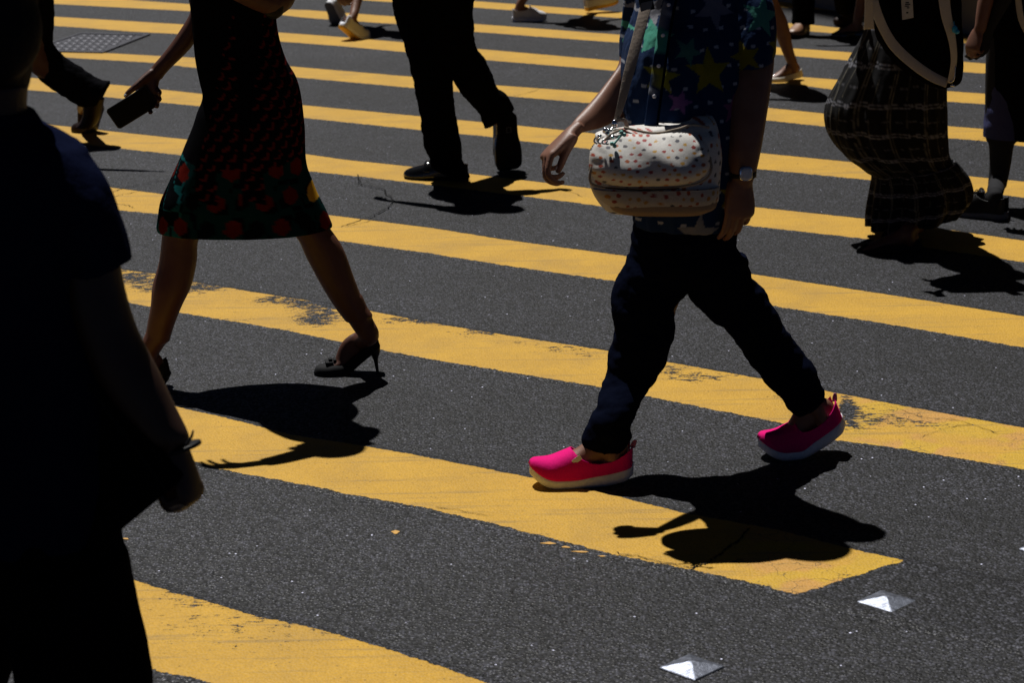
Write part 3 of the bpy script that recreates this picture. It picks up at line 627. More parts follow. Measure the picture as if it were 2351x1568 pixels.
def shirt_col(co, no):
    x, z = co[:, 0]+0., co[:, 2]; n_ = np.where(no[:, 1] > .25, .37, 0.); x = x+n_+co[:, 1]*.18-Y5*.18
    c = np.tile(np.array((.005, .020, .068)), (len(co), 1))
    s = .047; row = np.floor(z/s); xx = x/s+.5*(row % 2); jx, jz = (h2(np.floor(xx), row)-.5)*.3, (h2(row, np.floor(xx)+3)-.5)*.3
    fx, fz = xx-np.floor(xx)-.5-jx, z/s-row-.5-jz; d = (np.abs(fx) < .13) & (np.abs(fz) < .085); c[d] = (.30, .32, .37)
    for (px, py, r, ro, col) in STARS5:
        cx_, cz_ = at_local(px, py); c[star(x, z, cx_, cz_, r*mpp(at(px, py, Y5)), ro)] = np.array(col)*.62
    return c
sh = Geo()
sh.merge(G5([(1530,-88,1632,-88,.11),(1490,-66,1690,-66,.17),(1462,-20,1725,-20,.24),(1455,20,1728,20,.28),(1440,75,1728,80,.31,-.03),(1428,140,1722,150,.31,-.06),(1430,220,1708,220,.30,-.085),(1436,300,1702,300,.30,-.10),(1444,400,1702,400,.29,-.09),(1452,470,1700,470,.28,-.07),(1456,514,1700,518,.27,-.06)], n=40, fold=lambda th, t: (.02*np.sin(th*7+1)*t+.045*np.sin(th*13+.5)*np.clip(np.cos(th-pi*1.12), 0, 1)**2*(.4+.6*t))))
sh.merge(G5([(1640,-62,1735,-60,.12,-.02),(1655,0,1770,-2,.145,-.04),(1660,60,1780,60,.155,-.065),(1660,110,1782,112,.155,-.085),(1662,160,1776,140,.155,-.10)]))
sh.merge(G5([(1440,-50,1560,-50,.12,.07),(1432,20,1540,20,.13,.09),(1422,80,1520,90,.125,.10),(1418,128,1500,160,.12,.09)]))
build('shirt', sh, M['print'], p5, voxel=.0038, smooth=3, disp=lambda co: wrinkle(co, .006, 8, (2.2, 2.2, .7))+wrinkle(co, .002, 26, (1.6, 1.6, .8)), color=shirt_col)
PLK = [at(1553, -50, Y5-.115), at(1535, 10, Y5-.150), at(1522, 80, Y5-.188), at(1512, 150, Y5-.222), at(1502, 220, Y5-.242), at(1492, 300, Y5-.254)]
def plk_col(co, no): return shirt_col(co, no)
pk = build('placket', ribbon(PLK, [.013, .015, .016, .016, .016, .016], .004, ref=(-.35, -1, .1)), M['print'], p5, color=plk_col)
build('placket_edge', tube([(q_+Vector((.016, -.004, 0)), .0045) for q_ in PLK], n=8), M['navy'], pk)
for q_ in PLK[1:5]: build('button', ell(q_+Vector((0, -.006, 0)), .0055, .0025, .0055, n=12, m=6), M['white_sole'], pk)
build('collar', Geo().merge(ribbon([at(1600,-112,Y5+.05), at(1560,-92,Y5-.04), at(1540,-62,Y5-.11), at(1518,-40,Y5-.13)], [.02, .024, .028, .012], .003, ref=(-.5, -1, .3)), ribbon([at(1610,-112,Y5+.05), at(1622,-92,Y5-.04), at(1600,-62,Y5-.11), at(1572,-36,Y5-.14)], [.02, .024, .028, .012], .003, ref=(.2, -1, .3))), M['print'], p5, color=plk_col)
# shoes
def slipon(sh, parent, mat_up, mat_so, label_pull=True, H=.074):
    r_ = empty_part('shoe', parent)
    build('sole', sh.sole(.027, .036, flare=1.09, toe_spring=.034, heel_spring=.022), mat_so, r_)
    u = build('upper', sh.upper(.027, H, .60, .034, .060, toe_h=.42, toe_spring=.034, th1=.036, heel_spring=.022), mat_up, r_); solidify(u, .0035)
    g = Geo(); w0 = sh(.0, 0, .098); g.merge(ribbon([sh(.002, 0, .100), sh(-.003, 0, .112), sh(-.008, 0, .122)], [.007, .007, .004], .0015, ref=tuple(sh.N)))
    build('pull_tab', g, M['pink_dark'], r_)
    return r_
def empty_part(name, parent):
    o = bpy.data.objects.new(name, None); COL.objects.link(o); o.parent = parent; return o
s1 = slipon(sh1, p5, M['pink'], M['white_sole']); s2 = slipon(sh2, p5, M['pink'], M['white_sole'])
sd = 1 if sh1.N.y < 0 else -1
lt = sh1(.57*.285, sd*.043, .083); build('fabric_label', box(lt, sh1.F*.011-Vector((0, 0, .008)), sh1.N*sd*.0015+Vector((0, 0, .0006)), Vector((0, 0, .006))+sh1.F*.004, .1), M['white'], s1, flat=True)
# watch
wt = empty_part('watch', p5); wc = at(1706, 398, Y5-.19); wd_ = Vector((-.08, 0, -1)).normalized()
th_ = np.linspace(0, 2*pi, 25); k_ = mpp(wc)
build('strap', tube([(wc+Vector((0, 0, .009)), .0345, .029), (wc+Vector((0, 0, .0085)), .036, .0305), (wc-Vector((0, 0, .0085)), .0355, .030), (wc-Vector((0, 0, .009)), .034, .0285)], ref=(0, 1, 0), n=28, res=2), M['leather'], wt)
dn = Vector((.35, -1, .1)).normalized(); dc = at(1712, 398, Y5-.225); mt = dn.to_track_quat('Z', 'Y').to_matrix()
build('case', ell(dc, .0195, .0195, .006, rot=mt, n=24, p=.6), M['chrome'], wt); build('dial', ell(dc+dn*.003, .0155, .0155, .0045, rot=mt, n=24, p=.6), M['dial'], wt)
# ring on the left hand
# ---- shoulder bag
bgp = at(1500, 480, 5.62); bag = empty('shoulder_bag', bgp, 'white shoulder bag with orange and red dots worn in front of the star shirt', 'bag')
YB = 5.545
DOTC = [(.52, .24, .04), (.40, .10, .03), (.30, .04, .035), (.07, .07, .09), (.52, .30, .07), (.09, .08, .09), (.36, .07, .04)]
_rd = random.Random(5); DOTS = []
for _i in range(6000):
    x_, z_ = _rd.uniform(-.21, .21), _rd.uniform(-.17, .14); r_ = _rd.choice((.0042, .0052, .0062, .0056))
    if all(math.hypot(x_-a[0], z_-a[1]) > .0195 for a in DOTS): DOTS.append((x_, z_, r_, _rd.choice(DOTC), _rd.random()))
bc = at(1500, 390, YB)
def dot_col(co, no):
    x, z = co[:, 0]-bc.x, co[:, 2]-bc.z; x = x+(co[:, 1]-YB)*.55; z = z-(co[:, 1]-YB)*.35
    c = np.tile(np.array((.58, .555, .52)), (len(co), 1))
    for (a, b, r, cc, q) in DOTS:
        d = np.hypot(x-a, z-b) < r
        if q < .08: d = star(x, z, a, b, r*1.25, .2)
        elif q < .16: d &= np.hypot(x-a-.003, z-b-.002) > r*.75
        c[d] = cc
    return c
GB = lambda st, **k: loft(st, YB, **k)
g = GB([(1590,268,1634,266,.02,.06),(1562,282,1642,278,.06,.05),(1384,300,1648,296,.085,.04),(1366,322,1652,318,.11,.03),(1356,365,1655,362,.125,.03),(1352,410,1654,408,.13,.03),(1360,440,1652,440,.13,.03),(1376,466,1648,462,.125,.03),(1398,484,1625,484,.10,.03),(1430,489,1600,490,.06,.03)], n=60, res=10, power=3.0)
build('bag_body', g, M['dots'], bag, voxel=.0035, smooth=2, color=dot_col, disp=lambda co: wrinkle(co, .004, 9))
def pocket(px0, py0, px1, py1, dY, bulge, pw=.55, lean=0.):
    a, b = at(px0, py1, YB+dY), at(px1, py0, YB+dY); c = (a+b)/2; w_, h_ = (b.x-a.x)/2, (b.z-a.z)/2
    v = []; f = []; nu, nv = 130, 80
    for j in range(nv+1):
        for i in range(nu+1):
            u, t = -1+2*i/nu, -1+2*j/nv; r = (abs(u)**3.4+abs(t)**2.6); hgt = max(0, 1-r)**.5
            uu = u*(1-.10*max(0, t)**2-.03*t); sk = -.006*math.cos(u*2.2)*max(0, t)*1.6
            # pinched corners
            cr = max(0, abs(u)-.72)*(.6+.4*abs(t)); pn = .022*cr*math.sin(17*math.atan2(t*h_, (abs(u)-.35)*w_))
            bx = bulge*hgt*(1.0-.58*t)+pn*hgt+.006*math.sin(7*u+4*t)*max(0, 1-abs(u))*(.5+.5*t)
            co = Vector((c.x+uu*w_, c.y-bx, c.z+t*h_+sk+lean*bx)); 
            co.y -= hgt*wrinkle(co, .0025, 14, (1, 1, .6)); v.append(co)
    for j in range(nv):
        for i in range(nu):
            if min(abs(-1+2*(i+.5)/nu)**3.4+abs(-1+2*(j+.5)/nv)**2.6, 2) < 1.06: x = j*(nu+1)+i; f.append((x, x+1, x+nu+2, x+nu+1))
    P_UV[:] = [((-1+2*i/nu)*w_, (-1+2*j/nv)*h_*1.45) for j in range(nv+1) for i in range(nu+1)]
    return Geo().add(v, f)
P_UV = []
def dots_uv(x, z):
    c = np.tile(np.array((.58, .555, .52)), (len(x), 1))
    for (a, b, r, cc, q) in DOTS:
        d = np.hypot(x-a, z-b) < r
        if q < .08: d = star(x, z, a, b, r*1.25, .2)
        elif q < .16: d &= np.hypot(x-a-.003, z-b-.002) > r*.75
        c[d] = cc
    return c
build('front_pocket', pocket(1353, 297, 1630, 430, -.028, .072, lean=.10), M['dots'], bag, color=lambda co, no: dots_uv(*np.array(P_UV).T))
build('lower_band', GB([(1358,428,1650,424,.150,.022),(1364,440,1650,438,.154,.022),(1376,454,1647,452,.152,.022),(1390,466,1640,464,.142,.022)], n=420, res=10, power=3.2, caps=False), M['dots'], bag, color=lambda co, no: dot_col(co, no)*np.array((.74, .68, .60)))  # band colour darkened and tinted beige to imitate shade and road bounce
build('tan_band', GB([(1386,461,1646,459,.150,.024),(1400,477,1640,475,.140,.024),(1424,487,1612,488,.105,.024)], n=60, res=6, power=3.0, caps=False), M['tanband'], bag)
g = Geo()
def pipe(pts, r, Y=YB): return tube([(at(p[0], p[1], Y+p[2]), r) for p in pts], n=8, res=6, ref=(.3, .9, .2))
g.merge(pipe([(1430,296,-.03),(1400,310,-.04),(1372,345,-.045),(1358,385,-.05),(1354,410,-.05),(1362,424,-.05),(1385,430,-.052)], .0036))
g.merge(pipe([(1630,360,-.03),(1634,385,-.04),(1626,405,-.05),(1605,420,-.052),(1570,428,-.055)], .0030))
g.merge(pipe([(1385,430,-.052),(1450,434,-.058),(1520,433,-.058),(1572,428,-.055)], .0026))
g.merge(pipe([(1432,292,-.01),(1500,305,-.02),(1555,296,-.02),(1590,286,-.01),(1628,292,.0)], .0035))
build('piping', g, M['piping'], bag)
g = Geo(); 
for zz in range(1): g.merge(pipe([(1390,431,-.060),(1470,436,-.066),(1560,432,-.062)], .0016))
build('zip', g, M['black_rubber'], bag)
# strap
st_ = ribbon([at(1413,280,5.58), at(1424,245,5.575), at(1445,160,5.60), at(1466,80,5.635), at(1484,10,5.675), at(1505,-60,5.74), at(1535,-84,5.84)], [.006,.009,.0135,.0145,.0145,.0145,.0145], .0012, ref=(-.25, -1, .15))
sp = build('strap', st_, M['strap'], bag)
build('buckle', box(at(1484, 6, 5.682), Vector((.018, 0, .004)), Vector((0, .003, 0)), Vector((-.004, 0, .020)), .3), M['leather'], sp)
build('swivel_hook', Geo().merge(ell(at(1411,284,5.57), .008, .008, .012), tube([(at(1410,290,5.57), .003), (at(1402,298,5.56), .003), (at(1398,308,5.55), .003), (at(1404,314,5.55), .003)], n=8)), M['chrome'], sp)
build('strap_loop', ribbon([at(1408,286,5.58), at(1418,275,5.57), at(1434,276,5.57), at(1440,292,5.58)], [.005]*4, .0012), M['strap'], bag)
g = Geo(); rk = random.Random(2)
for i in range(7): g.merge(ell(at(1374+rk.uniform(0, 34), 300+rk.uniform(-8, 16), 5.475+rk.uniform(-.01, .01)), .006, .006, .006, n=10, m=8))
for i in range(4): x = 1368+i*9; g.merge(tube([(at(x, 314+i*3, 5.47), .0022), (at(x-4, 324+i*2, 5.465), .0022), (at(x+3, 330, 5.465), .0022)], n=8))
build('key_ring', g, M['chrome'], bag)
g = Geo(); b0, b1 = at(1430,306,5.445), at(1408,332,5.445); g.merge(tube([(b0, .003), ((b0+b1)/2, .0025), (b1, .003)], n=10, ref=(0, 1, 0)))
dv = (b1-b0).normalized(); nv_ = dv.cross(Vector((0, 1, 0)))
for e_, s_ in ((b0, -1), (b1, 1)):
    for q in (-1, 1): g.merge(ell(e_+nv_*q*.0048, .0055, .004, .0055, n=10, m=8))
build('bone_charm', g, M['mint'], bag)

# ------------------------------------------------------------------ woman with the phone in the patterned dress
Y3 = 6.78; G3 = lambda st, **k: loft(st, Y3, **k)
base = gnd(580, 872); base.z = 0
p3 = empty('person', base, 'woman in black, red and teal patterned dress and black high heels holding a phone', 'person')
hs2 = Shoe(gnd(722, 861), (-1, -.16, 0), .248, .082, pitch=R(37), ball=.66)
HEEL = .072
fh = gnd(378, 886); fdir = Vector((-1, -.30, 0)).normalized()
hs1 = Shoe(fh+fdir*.205, fdir, .235, .080, pitch=R(17), ball=.66)
body = Geo()
fl = [(378,480,500,490,.17,-.02),(372,540,458,545,.13,-.03),(365,600,452,600,.12,-.04),(350,655,440,655,.12,-.05),(346,700,418,702,.10,-.06),(338,745,400,748,.085,-.06),(333,783,389,785,.075,-.06)]
rl = [(600,480,720,470,.17,.0),(676,538,754,520,.14,.0),(703,590,788,570,.12,.0),(738,655,814,640,.115,.0),(769,705,836,694,.10,.0),(794,738,857,724,.085,.0)]
body.merge(G3(fl, n=20), G3(rl, n=20))
a1, a2 = hs1.ankle(.072, .0), hs2.ankle(.075, .0)
body.merge(tube([(at(361,770,Y3-.06), .038), (a1+Vector((0, 0, .012)), .030, .036), (hs1(.2*.235, 0, .03), .027, .036)]), hs1.foot(.006))
body.merge(tube([(at(806,690,Y3), .040), (at(820,720,Y3), .039), (at(835,747,Y3), .036), (at(848,770,Y3), .032), (hs2(.15*.248, 0, .055), .029, .033), (hs2(.13*.248, 0, .03), .026, .03)]), hs2.foot(.006))
body.merge(G3([(480,-205,590,-205,.10),(455,-180,625,-180,.14),(450,-120,625,-120,.2),(455,-20,620,-20,.2),(460,100,640,100,.2),(470,220,675,220,.24),(440,320,680,320,.26),(430,400,650,400,.26)]))
body.merge(tube([(at(535,-190,Y3), .055), (at(528,-240,Y3-.02), .05), (at(522,-275,Y3-.03), .048)]))
hd, hr = face_head(at(510,-325,Y3-.04), (-.95, -.25, -.15), .96); body.merge(hd)
n3 = []
arm = [(425,-160,495,-160,.09,.12),(428,-80,490,-60,.085,.13),(432,-10,482,30,.08,.14),(437,25,446,98,.07,.14),(412,70,425,124,.062,.14),(380,115,396,152,.052,.14),(350,150,378,172,.042,.14),(338,165,372,182,.04,.14)]
body.merge(G3(arm, n=20))
hdir = Vector((-.52, -.05, -.72)); hpal = Vector((.40, .85, -.35))
ts = 1 if hdir.cross(hpal).x < 0 else -1
PF = lambda L_: [(at(x_, y_, Y3+d_), r_) for x_, y_, d_, r_ in L_]
body.merge(tube([(at(352,172,Y3+.14), .024, .020), (at(342,190,Y3+.135), .034, .020), (at(334,208,Y3+.135), .036, .018), (at(326,222,Y3+.135), .028, .012)], ref=(.3, 1, 0), n=20))
body.merge(tube(PF([(350,165,.13,.014),(330,181,.115,.0125),(312,197,.10,.0105),(296,211,.095,.0092),(285,222,.095,.0062)]), n=12))
for F_ in ([(338,195,.13,.010),(358,205,.125,.0095),(366,211,.105,.009),(364,216,.092,.0075)], [(340,205,.13,.010),(358,220,.128,.0095),(366,226,.108,.009),(363,231,.094,.0075)], [(336,215,.13,.010),(352,234,.130,.009),(361,241,.110,.0088),(358,245,.096,.0072)], [(326,222,.13,.009),(338,246,.130,.0085),(346,256,.112,.0078),(344,259,.098,.0065)]): body.merge(tube(PF(F_), n=12))
n3 = [(at(289,217,Y3+.09), (at(285,222,Y3)-at(296,211,Y3)), Vector((-.35, -.8, .45)), .008)]
# other forearm folded across the waist, off the top of the frame
body.merge(tube([(at(600,-160,Y3), .050), (at(645,-60,Y3-.03), .048), (at(636,0,Y3-.13), .044), (at(560,-28,Y3-.20), .046), (at(455,-85,Y3-.26), .040), (at(405,-110,Y3-.28), .034)], ref=(.1, .3, 1)))
body.merge(hand(at(412,-106,Y3-.28), (-.85, -.15, .3), (-.3, .6, -.6), 1.15, curl=(.35, .5, .4), spread=.02))
build('body', body, M['skin_dark'], p3, voxel=.0045, smooth=2); build('hair', hr.merge(ell(at(545,-300,Y3+.02), .07, .06, .12)), M['hair'], p3, voxel=.008)
nails(n3[-1:], p3, M['red_nail'])
def dress_col(co, no):
    x, z = co[:, 0], co[:, 2]; x = x+(co[:, 1]-Y3)*.5*np.where(x > at(560,300,Y3).x, 1, -1)
    x0 = at(560,300,Y3).x; c = np.tile(np.array((.004, .004, .005)), (len(co), 1))
    zl = at(560,400,Y3).z; x2 = x-x0
    # upper: rows of red crescents; lower: big red hexagon-like petals on deep teal
    s = .050; row = np.floor(z/(s*.62)); xx = x/s+.5*(row % 2); fx = xx-np.floor(xx)-.5; fz = z/(s*.62)-row-.5
    d = np.hypot(fx, fz*.75+.05); cres = (np.hypot(fx, fz*.8) < .36) & (np.hypot(fx+.16, fz*.8-.16) > .36); c[cres & (x2 > -.09+.28*(z-zl)) & (z < zl+.55)] = (.11, .012, .012)
    low = z < zl+.03+.25*np.abs(x2)-.10*(x2 < 0)*1.0+.10*(x2 < -.08)
    s = .092; row = np.floor(z/(s*.9)); xx = (x/s+.5*(row % 2)); cx_, fx = np.floor(xx), xx-np.floor(xx)-.5; fz = z/(s*.9)-row-.5; fz = fz+(h2(row, cx_+5)-.5)*.25; hx = h2(cx_, row)
    fx = fx+(hx-.5)*.22; hexd = np.maximum(np.abs(fx)*1.15, np.abs(fx)*.6+np.abs(fz)*.95)
    teal = low & (hexd >= .30) & (h2(cx_+np.floor(fx*2.2+9), row+np.floor(fz*2.4+7)) > .35); c[low] = (.003, .004, .005); c[teal] = (.004, .026, .027); c[teal & (x2 < -.13)] = (.008, .08, .085)  # brighter teal down the left edge is sunlight put into the print
    c[low & (hexd < .34)] = (.105, .009, .006); c[low & (hexd < .34) & (hx < .38)] = (.004, .005, .006); c[low & (hexd < .34) & (hx > .80) & (x2 > .19)] = (.55, .30, .02)
    qy = at(722,434,Y3); c[(np.hypot((co[:, 0]-qy.x)/.018, (z-qy.z)/.032) < 1)] = (.55, .30, .025)
    zh = at(560,531,Y3).z; c[z < zh] = (.004, .004, .005)
    return c
dr = G3([(490,-200,580,-200,.12),(455,-178,620,-178,.17),(444,-110,640,-110,.235),(437,-20,640,-20,.235),(440,40,634,42,.235),(443,90,641,95,.24),(448,135,656,140,.25),(458,185,678,180,.265),(465,222,690,226,.28),(448,265,696,275,.30),(424,330,697,335,.31),(404,382,702,382,.31),(384,425,716,420,.31),(367,462,732,458,.32),(361,498,747,490,.32),(358,520,758,516,.33),(359,528,758,523,.33)], n=140, res=16, fold=lambda th, t: .012*np.sin(th*5+.6)*t+.006*np.sin(th*11)*t, caps=False)
dd = build('dress', dr, M['print_skirt'], p3, color=dress_col, disp=lambda co: wrinkle(co, .004, 7, (1.5, 1.5, .8)))
solidify(dd, .003, -1)
def pump(sh, parent, bow=True, lean=.5):
    r_ = empty_part('shoe', parent)
    build('sole', sh.sole(.006, .006, flare=1.0), M['leather'], r_)
    u = build('upper', sh.upper(.005, .034, .74, .030, .054, toe_h=.8, lean=lean), M['suede'], r_); solidify(u, .002)
    # stiletto heel
    q = sh(.10*sh.L, 0, .004); dn_ = (sh(.10*sh.L, 0, -.05)-q).normalized(); fw_ = (sh(.3*sh.L, 0, 0)-sh(.1*sh.L, 0, 0)).normalized()
    # heel seat leans so that it stood upright at a 6 cm heel height
    ax = (dn_*.86+fw_*.52).normalized(); h_ = HEEL+.006
    build('heel', tube([(q-ax*.004+fw_*.004, .023, .026), (q+ax*.012, .017, .018), (q+ax*h_*.45, .0075, .008), (q+ax*h_*.97, .0048, .005), (q+ax*h_, .0060, .006)], ref=tuple(fw_), n=14), M['leather'], r_)
    if bow:
        c = sh(.80*sh.L, 0, .040); up_ = (sh(.8*sh.L, 0, .06)-sh(.8*sh.L, 0, .04)).normalized()
        g = Geo().merge(box(c, sh.N*.022, sh.F*.013, up_*.005, .3), box(c-sh.F*.004+up_*.008, sh.N*.012, sh.F*.006, up_*.006, .3), box(c-sh.F*.018+up_*.004, sh.N*.018, sh.F*.005, up_*.008, .3))
        build('bow', g, M['suede'], r_)
    return r_
pump(hs1, p3, lean=.16); pump(hs2, p3)
# phone
pc = [at(245,251,Y3+.105), at(338,192,Y3+.105), at(362,243,Y3+.115), at(270,298,Y3+.115)]
X_ = ((pc[1]-pc[0])+(pc[2]-pc[3]))/4; Z_ = ((pc[0]-pc[3])+(pc[1]-pc[2]))/4; Z_ = Z_-X_.normalized()*Z_.dot(X_.normalized()); N_ = X_.cross(Z_).normalized(); N_ = N_ if N_.y < 0 else -N_
c = sum(pc, Vector())/4
def rrect(c, X, Z, N, th, rad, n=8):
    out = []; a, b = X.length, Z.length; x, z = X.normalized(), Z.normalized(); P2 = []
    for (sx, sz, t0) in ((1, 1, 0), (-1, 1, pi/2), (-1, -1, pi), (1, -1, 1.5*pi)):
        for i in range(n+1):
            t = t0+pi/2*i/n; P2.append((sx*(a-rad)+rad*math.cos(t), sz*(b-rad)+rad*math.sin(t)))
    for q, k in ((-1, .97), (-.7, 1), (.7, 1), (1, .97)):
        out.append([tuple(c+x*(p[0]*k)+z*(p[1]*k)+N*q*th) for p in P2])
    return rings(np.array(out))
ph = empty('phone', c, 'black mobile phone held low in the hand of the woman in the patterned dress', 'phone')
build('phone_case', rrect(c, X_, Z_, N_, .0042, .011), M['phone_case'], ph); build('screen', rrect(c+N_*.0042, X_*.955, Z_*.92, N_, .0006, .008), M['phone'], ph)
# small handbag at her elbow
hb = at(634, 10, Y3-.14)
hbo = empty('handbag', hb, 'small black handbag under the bent elbow of the woman in the patterned dress', 'handbag')
build('bag_body', loft([(604,-70,650,-75,.03),(596,-55,656,-60,.05),(596,0,655,0,.06),(606,28,650,30,.05),(622,42,636,42,.02)], Y3-.15, power=3), M['leather'], hbo)
build('handle', tube([(at(606,-70,Y3-.15), .004), (at(600,-110,Y3-.12), .004), (at(628,-130,Y3-.08), .004), (at(652,-110,Y3-.12), .004), (at(650,-70,Y3-.15), .004)], n=8), M['leather'], hbo)

# ------------------------------------------------------------------ man in black trousers
Y4 = 10.15; G4 = lambda st, **k: loft(st, Y4, **k)
base = gnd(1040, 412); base.z = 0
p4 = empty('person', base, 'man in black trousers and polished black shoes stepping with one sole turned up', 'person')
fr = gnd(916, 409); bk = gnd(1074, 415); m4 = Shoe(fr, fr-bk, .315, .108); m4.o = Vector((bk.x, bk.y, 0))
m4b = Shoe(gnd(1160, 391), (-.50, .86, 0), .325, .130, pitch=R(92), ball=.96)
pel = at(1000, -60, Y4)
tb, tt, hr = upper_person(p4, None, (-.93, .36, 0), pel, 1.43, 1.02, arms=((.35, .4), (-.75, .15)))
body = Geo().merge(tb)
body.merge(G4([(915,-100,1075,-100,.2),(915,0,1075,0,.2),(930,80,1060,80,.17)]), G4([(925,40,1040,40,.15),(955,175,1028,178,.12),(975,285,1045,300,.10),(1000,370,1060,380,.09)]), G4([(990,60,1075,60,.15,.02),(1050,170,1104,145,.11,.08),(1112,258,1142,224,.08,.12)]))
body.merge(tube([(at(1030,370,Y4), .042), (m4.ankle(.1), .036, .04), (m4(.2*.3, 0, .04), .03, .04)]), m4.foot(.022, .028), tube([(at(1118,235,Y4+.12), .036), (m4b.ankle(.07), .032, .034), (m4b(.2*.3, 0, .04), .03, .04)], ref=(.6, .7, 0)), m4b.foot(.02))
build('body', body, M['skin'], p4, voxel=.008); build('hair', hr, M['hair'], p4, voxel=.01); build('shirt', tt, M['black'], p4, voxel=.01)
tr = Geo().merge(G4([(905,-150,1085,-150,.24),(897,-60,1090,-60,.27),(900,0,1088,0,.27),(910,55,1086,58,.25),(930,100,1077,102,.22)]),
 G4([(903,10,1050,10,.20),(926,100,1048,105,.19,-.02),(946,172,1040,178,.18,-.02),(958,240,1043,240,.165,-.02),(967,285,1054,300,.155,-.02),(975,335,1062,345,.15,-.02),(984,358,1062,368,.15,-.02),(988,372,1072,388,.17,-.06),(992,388,1080,410,.17,-.08)]),
 G4([(960,30,1088,30,.2),(1000,130,1094,108,.18,.04),(1036,180,1118,140,.17,.08),(1066,222,1138,193,.16,.10),(1096,255,1150,208,.15,.13),(1103,268,1166,220,.14,.14),(1112,296,1184,250,.125,.17)]))
build('trousers', tr, M['black'], p4, voxel=.007, smooth=2, disp=lambda co: wrinkle(co, .006, 9, (1, 1, 2))+wrinkle(co, .003, 28))
def dress_shoe(sh, parent, mat):
    r_ = empty_part('shoe', parent)
    build('sole', Geo().merge(sh.sole(.012, .012, flare=1.10, toe_spring=.008), sh.sole(.024, .024, flare=1.02, x0=.0, x1=.27)), M['black_rubber'], r_)
    u = build('upper', sh.upper(.014, .075, .52, .050, .056, toe_h=.42, toe_spring=.008, th1=.024), mat, r_); solidify(u, .003)
    c = sh(.66*sh.L, 0, .066); build('apron_strap', sh_strap(sh), mat, r_)
    return r_
def sh_strap(sh):
    pts = [sh(.60*sh.L, sh.width(.6)*math.cos(a)*1.0, .016+.072*math.sin(a)**.85) for a in np.linspace(.35, pi-.35, 9)]
    return ribbon(pts, [.016]*9, .0035, ref=tuple(sh(0, 0, 1)-sh(0, 0, 0)))
s4 = dress_shoe(m4, p4, M['patent']); s4b = dress_shoe(m4b, p4, M['patent'])
c = m4b(.30*.30, 0, -.0015); ax, ay = (m4b(.4*.3, 0, 0)-m4b(.3*.3, 0, 0)).normalized(), m4b.N
g = Geo()
for a, b, la, lb in ((1, 0, .001, .013), (-1, 0, .001, .013), (0, 1, .013, .001), (0, -1, .013, .001)): g.merge(box(c+ax*a*.012+ay*b*.012, ax*la, ay*lb, ax.cross(ay)*.0012, 0))
build('sole_mark', g, M['gum'], s4b, flat=True)

# ------------------------------------------------------------------ foreground man
Y1 = 3.72; G1 = lambda st, **k: loft(st, Y1, **k)
base = gnd(120, 1900); base.z = 0
p1 = empty('person', base, 'out of focus man in navy short-sleeved shirt close to the camera at the left edge', 'person')
body = Geo()
body.merge(G1([(-150,330,150,335,.16),(-190,480,170,480,.22),(-170,800,190,800,.24),(-150,1100,150,1100,.2),(-130,1300,150,1300,.18)], n=32))
body.merge(G1([(-130,340,110,345,.16),(-100,290,74,290,.15),(-95,240,60,248,.145),(-100,180,64,190,.15)], n=24))
hd, hr = face_head(at(-36, 62, Y1), (-.55, .83, -.1), 1.02); body.merge(hd)
body.merge(G1([(90,340,200,380,.12),(130,460,265,480,.13,-.02),(140,600,275,600,.13,-.03),(150,690,290,680,.13,-.04),(180,780,318,765,.125,-.05),(222,870,362,850,.115,-.06),(290,955,402,935,.098,-.07),(340,1010,432,995,.078,-.08),(362,1035,434,1020,.05,-.08)], n=24))
wr1 = at(400, 1025, Y1-.08); hdir = Vector((.30, -.10, -.95)); hpal = Vector((-.9, .25, -.35))
ts = 1 if hdir.cross(hpal).y < 0 else -1
body.merge(hand(wr1, hdir, hpal, 1.06, curl=(1.25, 1.45, .9), thumb_side=-ts, thumb=(.05, .9), wrist_w=.03, spread=.02, var=(0, .05, .1, .15)))
# second arm on the far side
body.merge(G1([(-190,350,-80,345,.12,.06),(-215,500,-110,500,.12,.08),(-210,700,-120,700,.1,.1),(-190,900,-115,900,.08,.1),(-170,1020,-115,1020,.06,.1)])); body.merge(hand(at(-140,1020,Y1+.1), (0, 0, -1), (.9, 0, 0), 1., curl=(.4, .5, .4)))
legs = [[(20,1290,220,1290,.18,-.03),(50,1400,290,1400,.2,-.06),(90,1560,310,1560,.17,-.10),(130,1760,300,1760,.13,-.12),(160,1880,260,1880,.10,-.12)], [(-170,1250,80,1250,.24,.03),(-190,1400,20,1400,.2,.06),(-200,1560,-10,1560,.17,.08),(-200,1720,-60,1720,.13,.1),(-190,1840,-80,1840,.10,.1)]]
for l in legs: body.merge(G1(l))
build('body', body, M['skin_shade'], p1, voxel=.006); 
hr.merge(ell(at(-36,130,Y1+.01), .082, .09, .11)); build('hair', hr, M['hair'], p1, voxel=.007)
sh = Geo()
sh.merge(G1([(-105,296,66,262,.17),(-140,330,112,286,.20),(-185,380,165,316,.24),(-205,440,207,352,.27),(-212,540,222,460,.30),(-205,700,225,660,.31),(-195,880,285,880,.31),(-190,1080,300,1080,.31),(-190,1235,268,1222,.31)], n=40, fold=lambda th, t: .01*np.sin(th*6)*t))
sh.merge(G1([(60,300,190,338,.16),(100,400,232,398,.175,-.01),(125,480,262,468,.175,-.02),(140,560,290,540,.17,-.02),(160,640,304,596,.165,-.03)]))
sh.merge(G1([(-200,400,-80,350,.16,.06),(-232,520,-95,520,.165,.08),(-238,620,-100,620,.16,.09)]))
build('shirt', sh, M['blue'], p1, voxel=.007, smooth=3, disp=lambda co: wrinkle(co, .006, 8, (1.5, 1.5, .8)))
g = tube([(at(-20,282,Y1), .078, .078), (at(-20,256,Y1), .070, .074), (at(-20,250,Y1), .073, .077), (at(-20,280,Y1), .090, .085)], n=30); build('collar', g, M['blue'], p1)
tr = Geo()
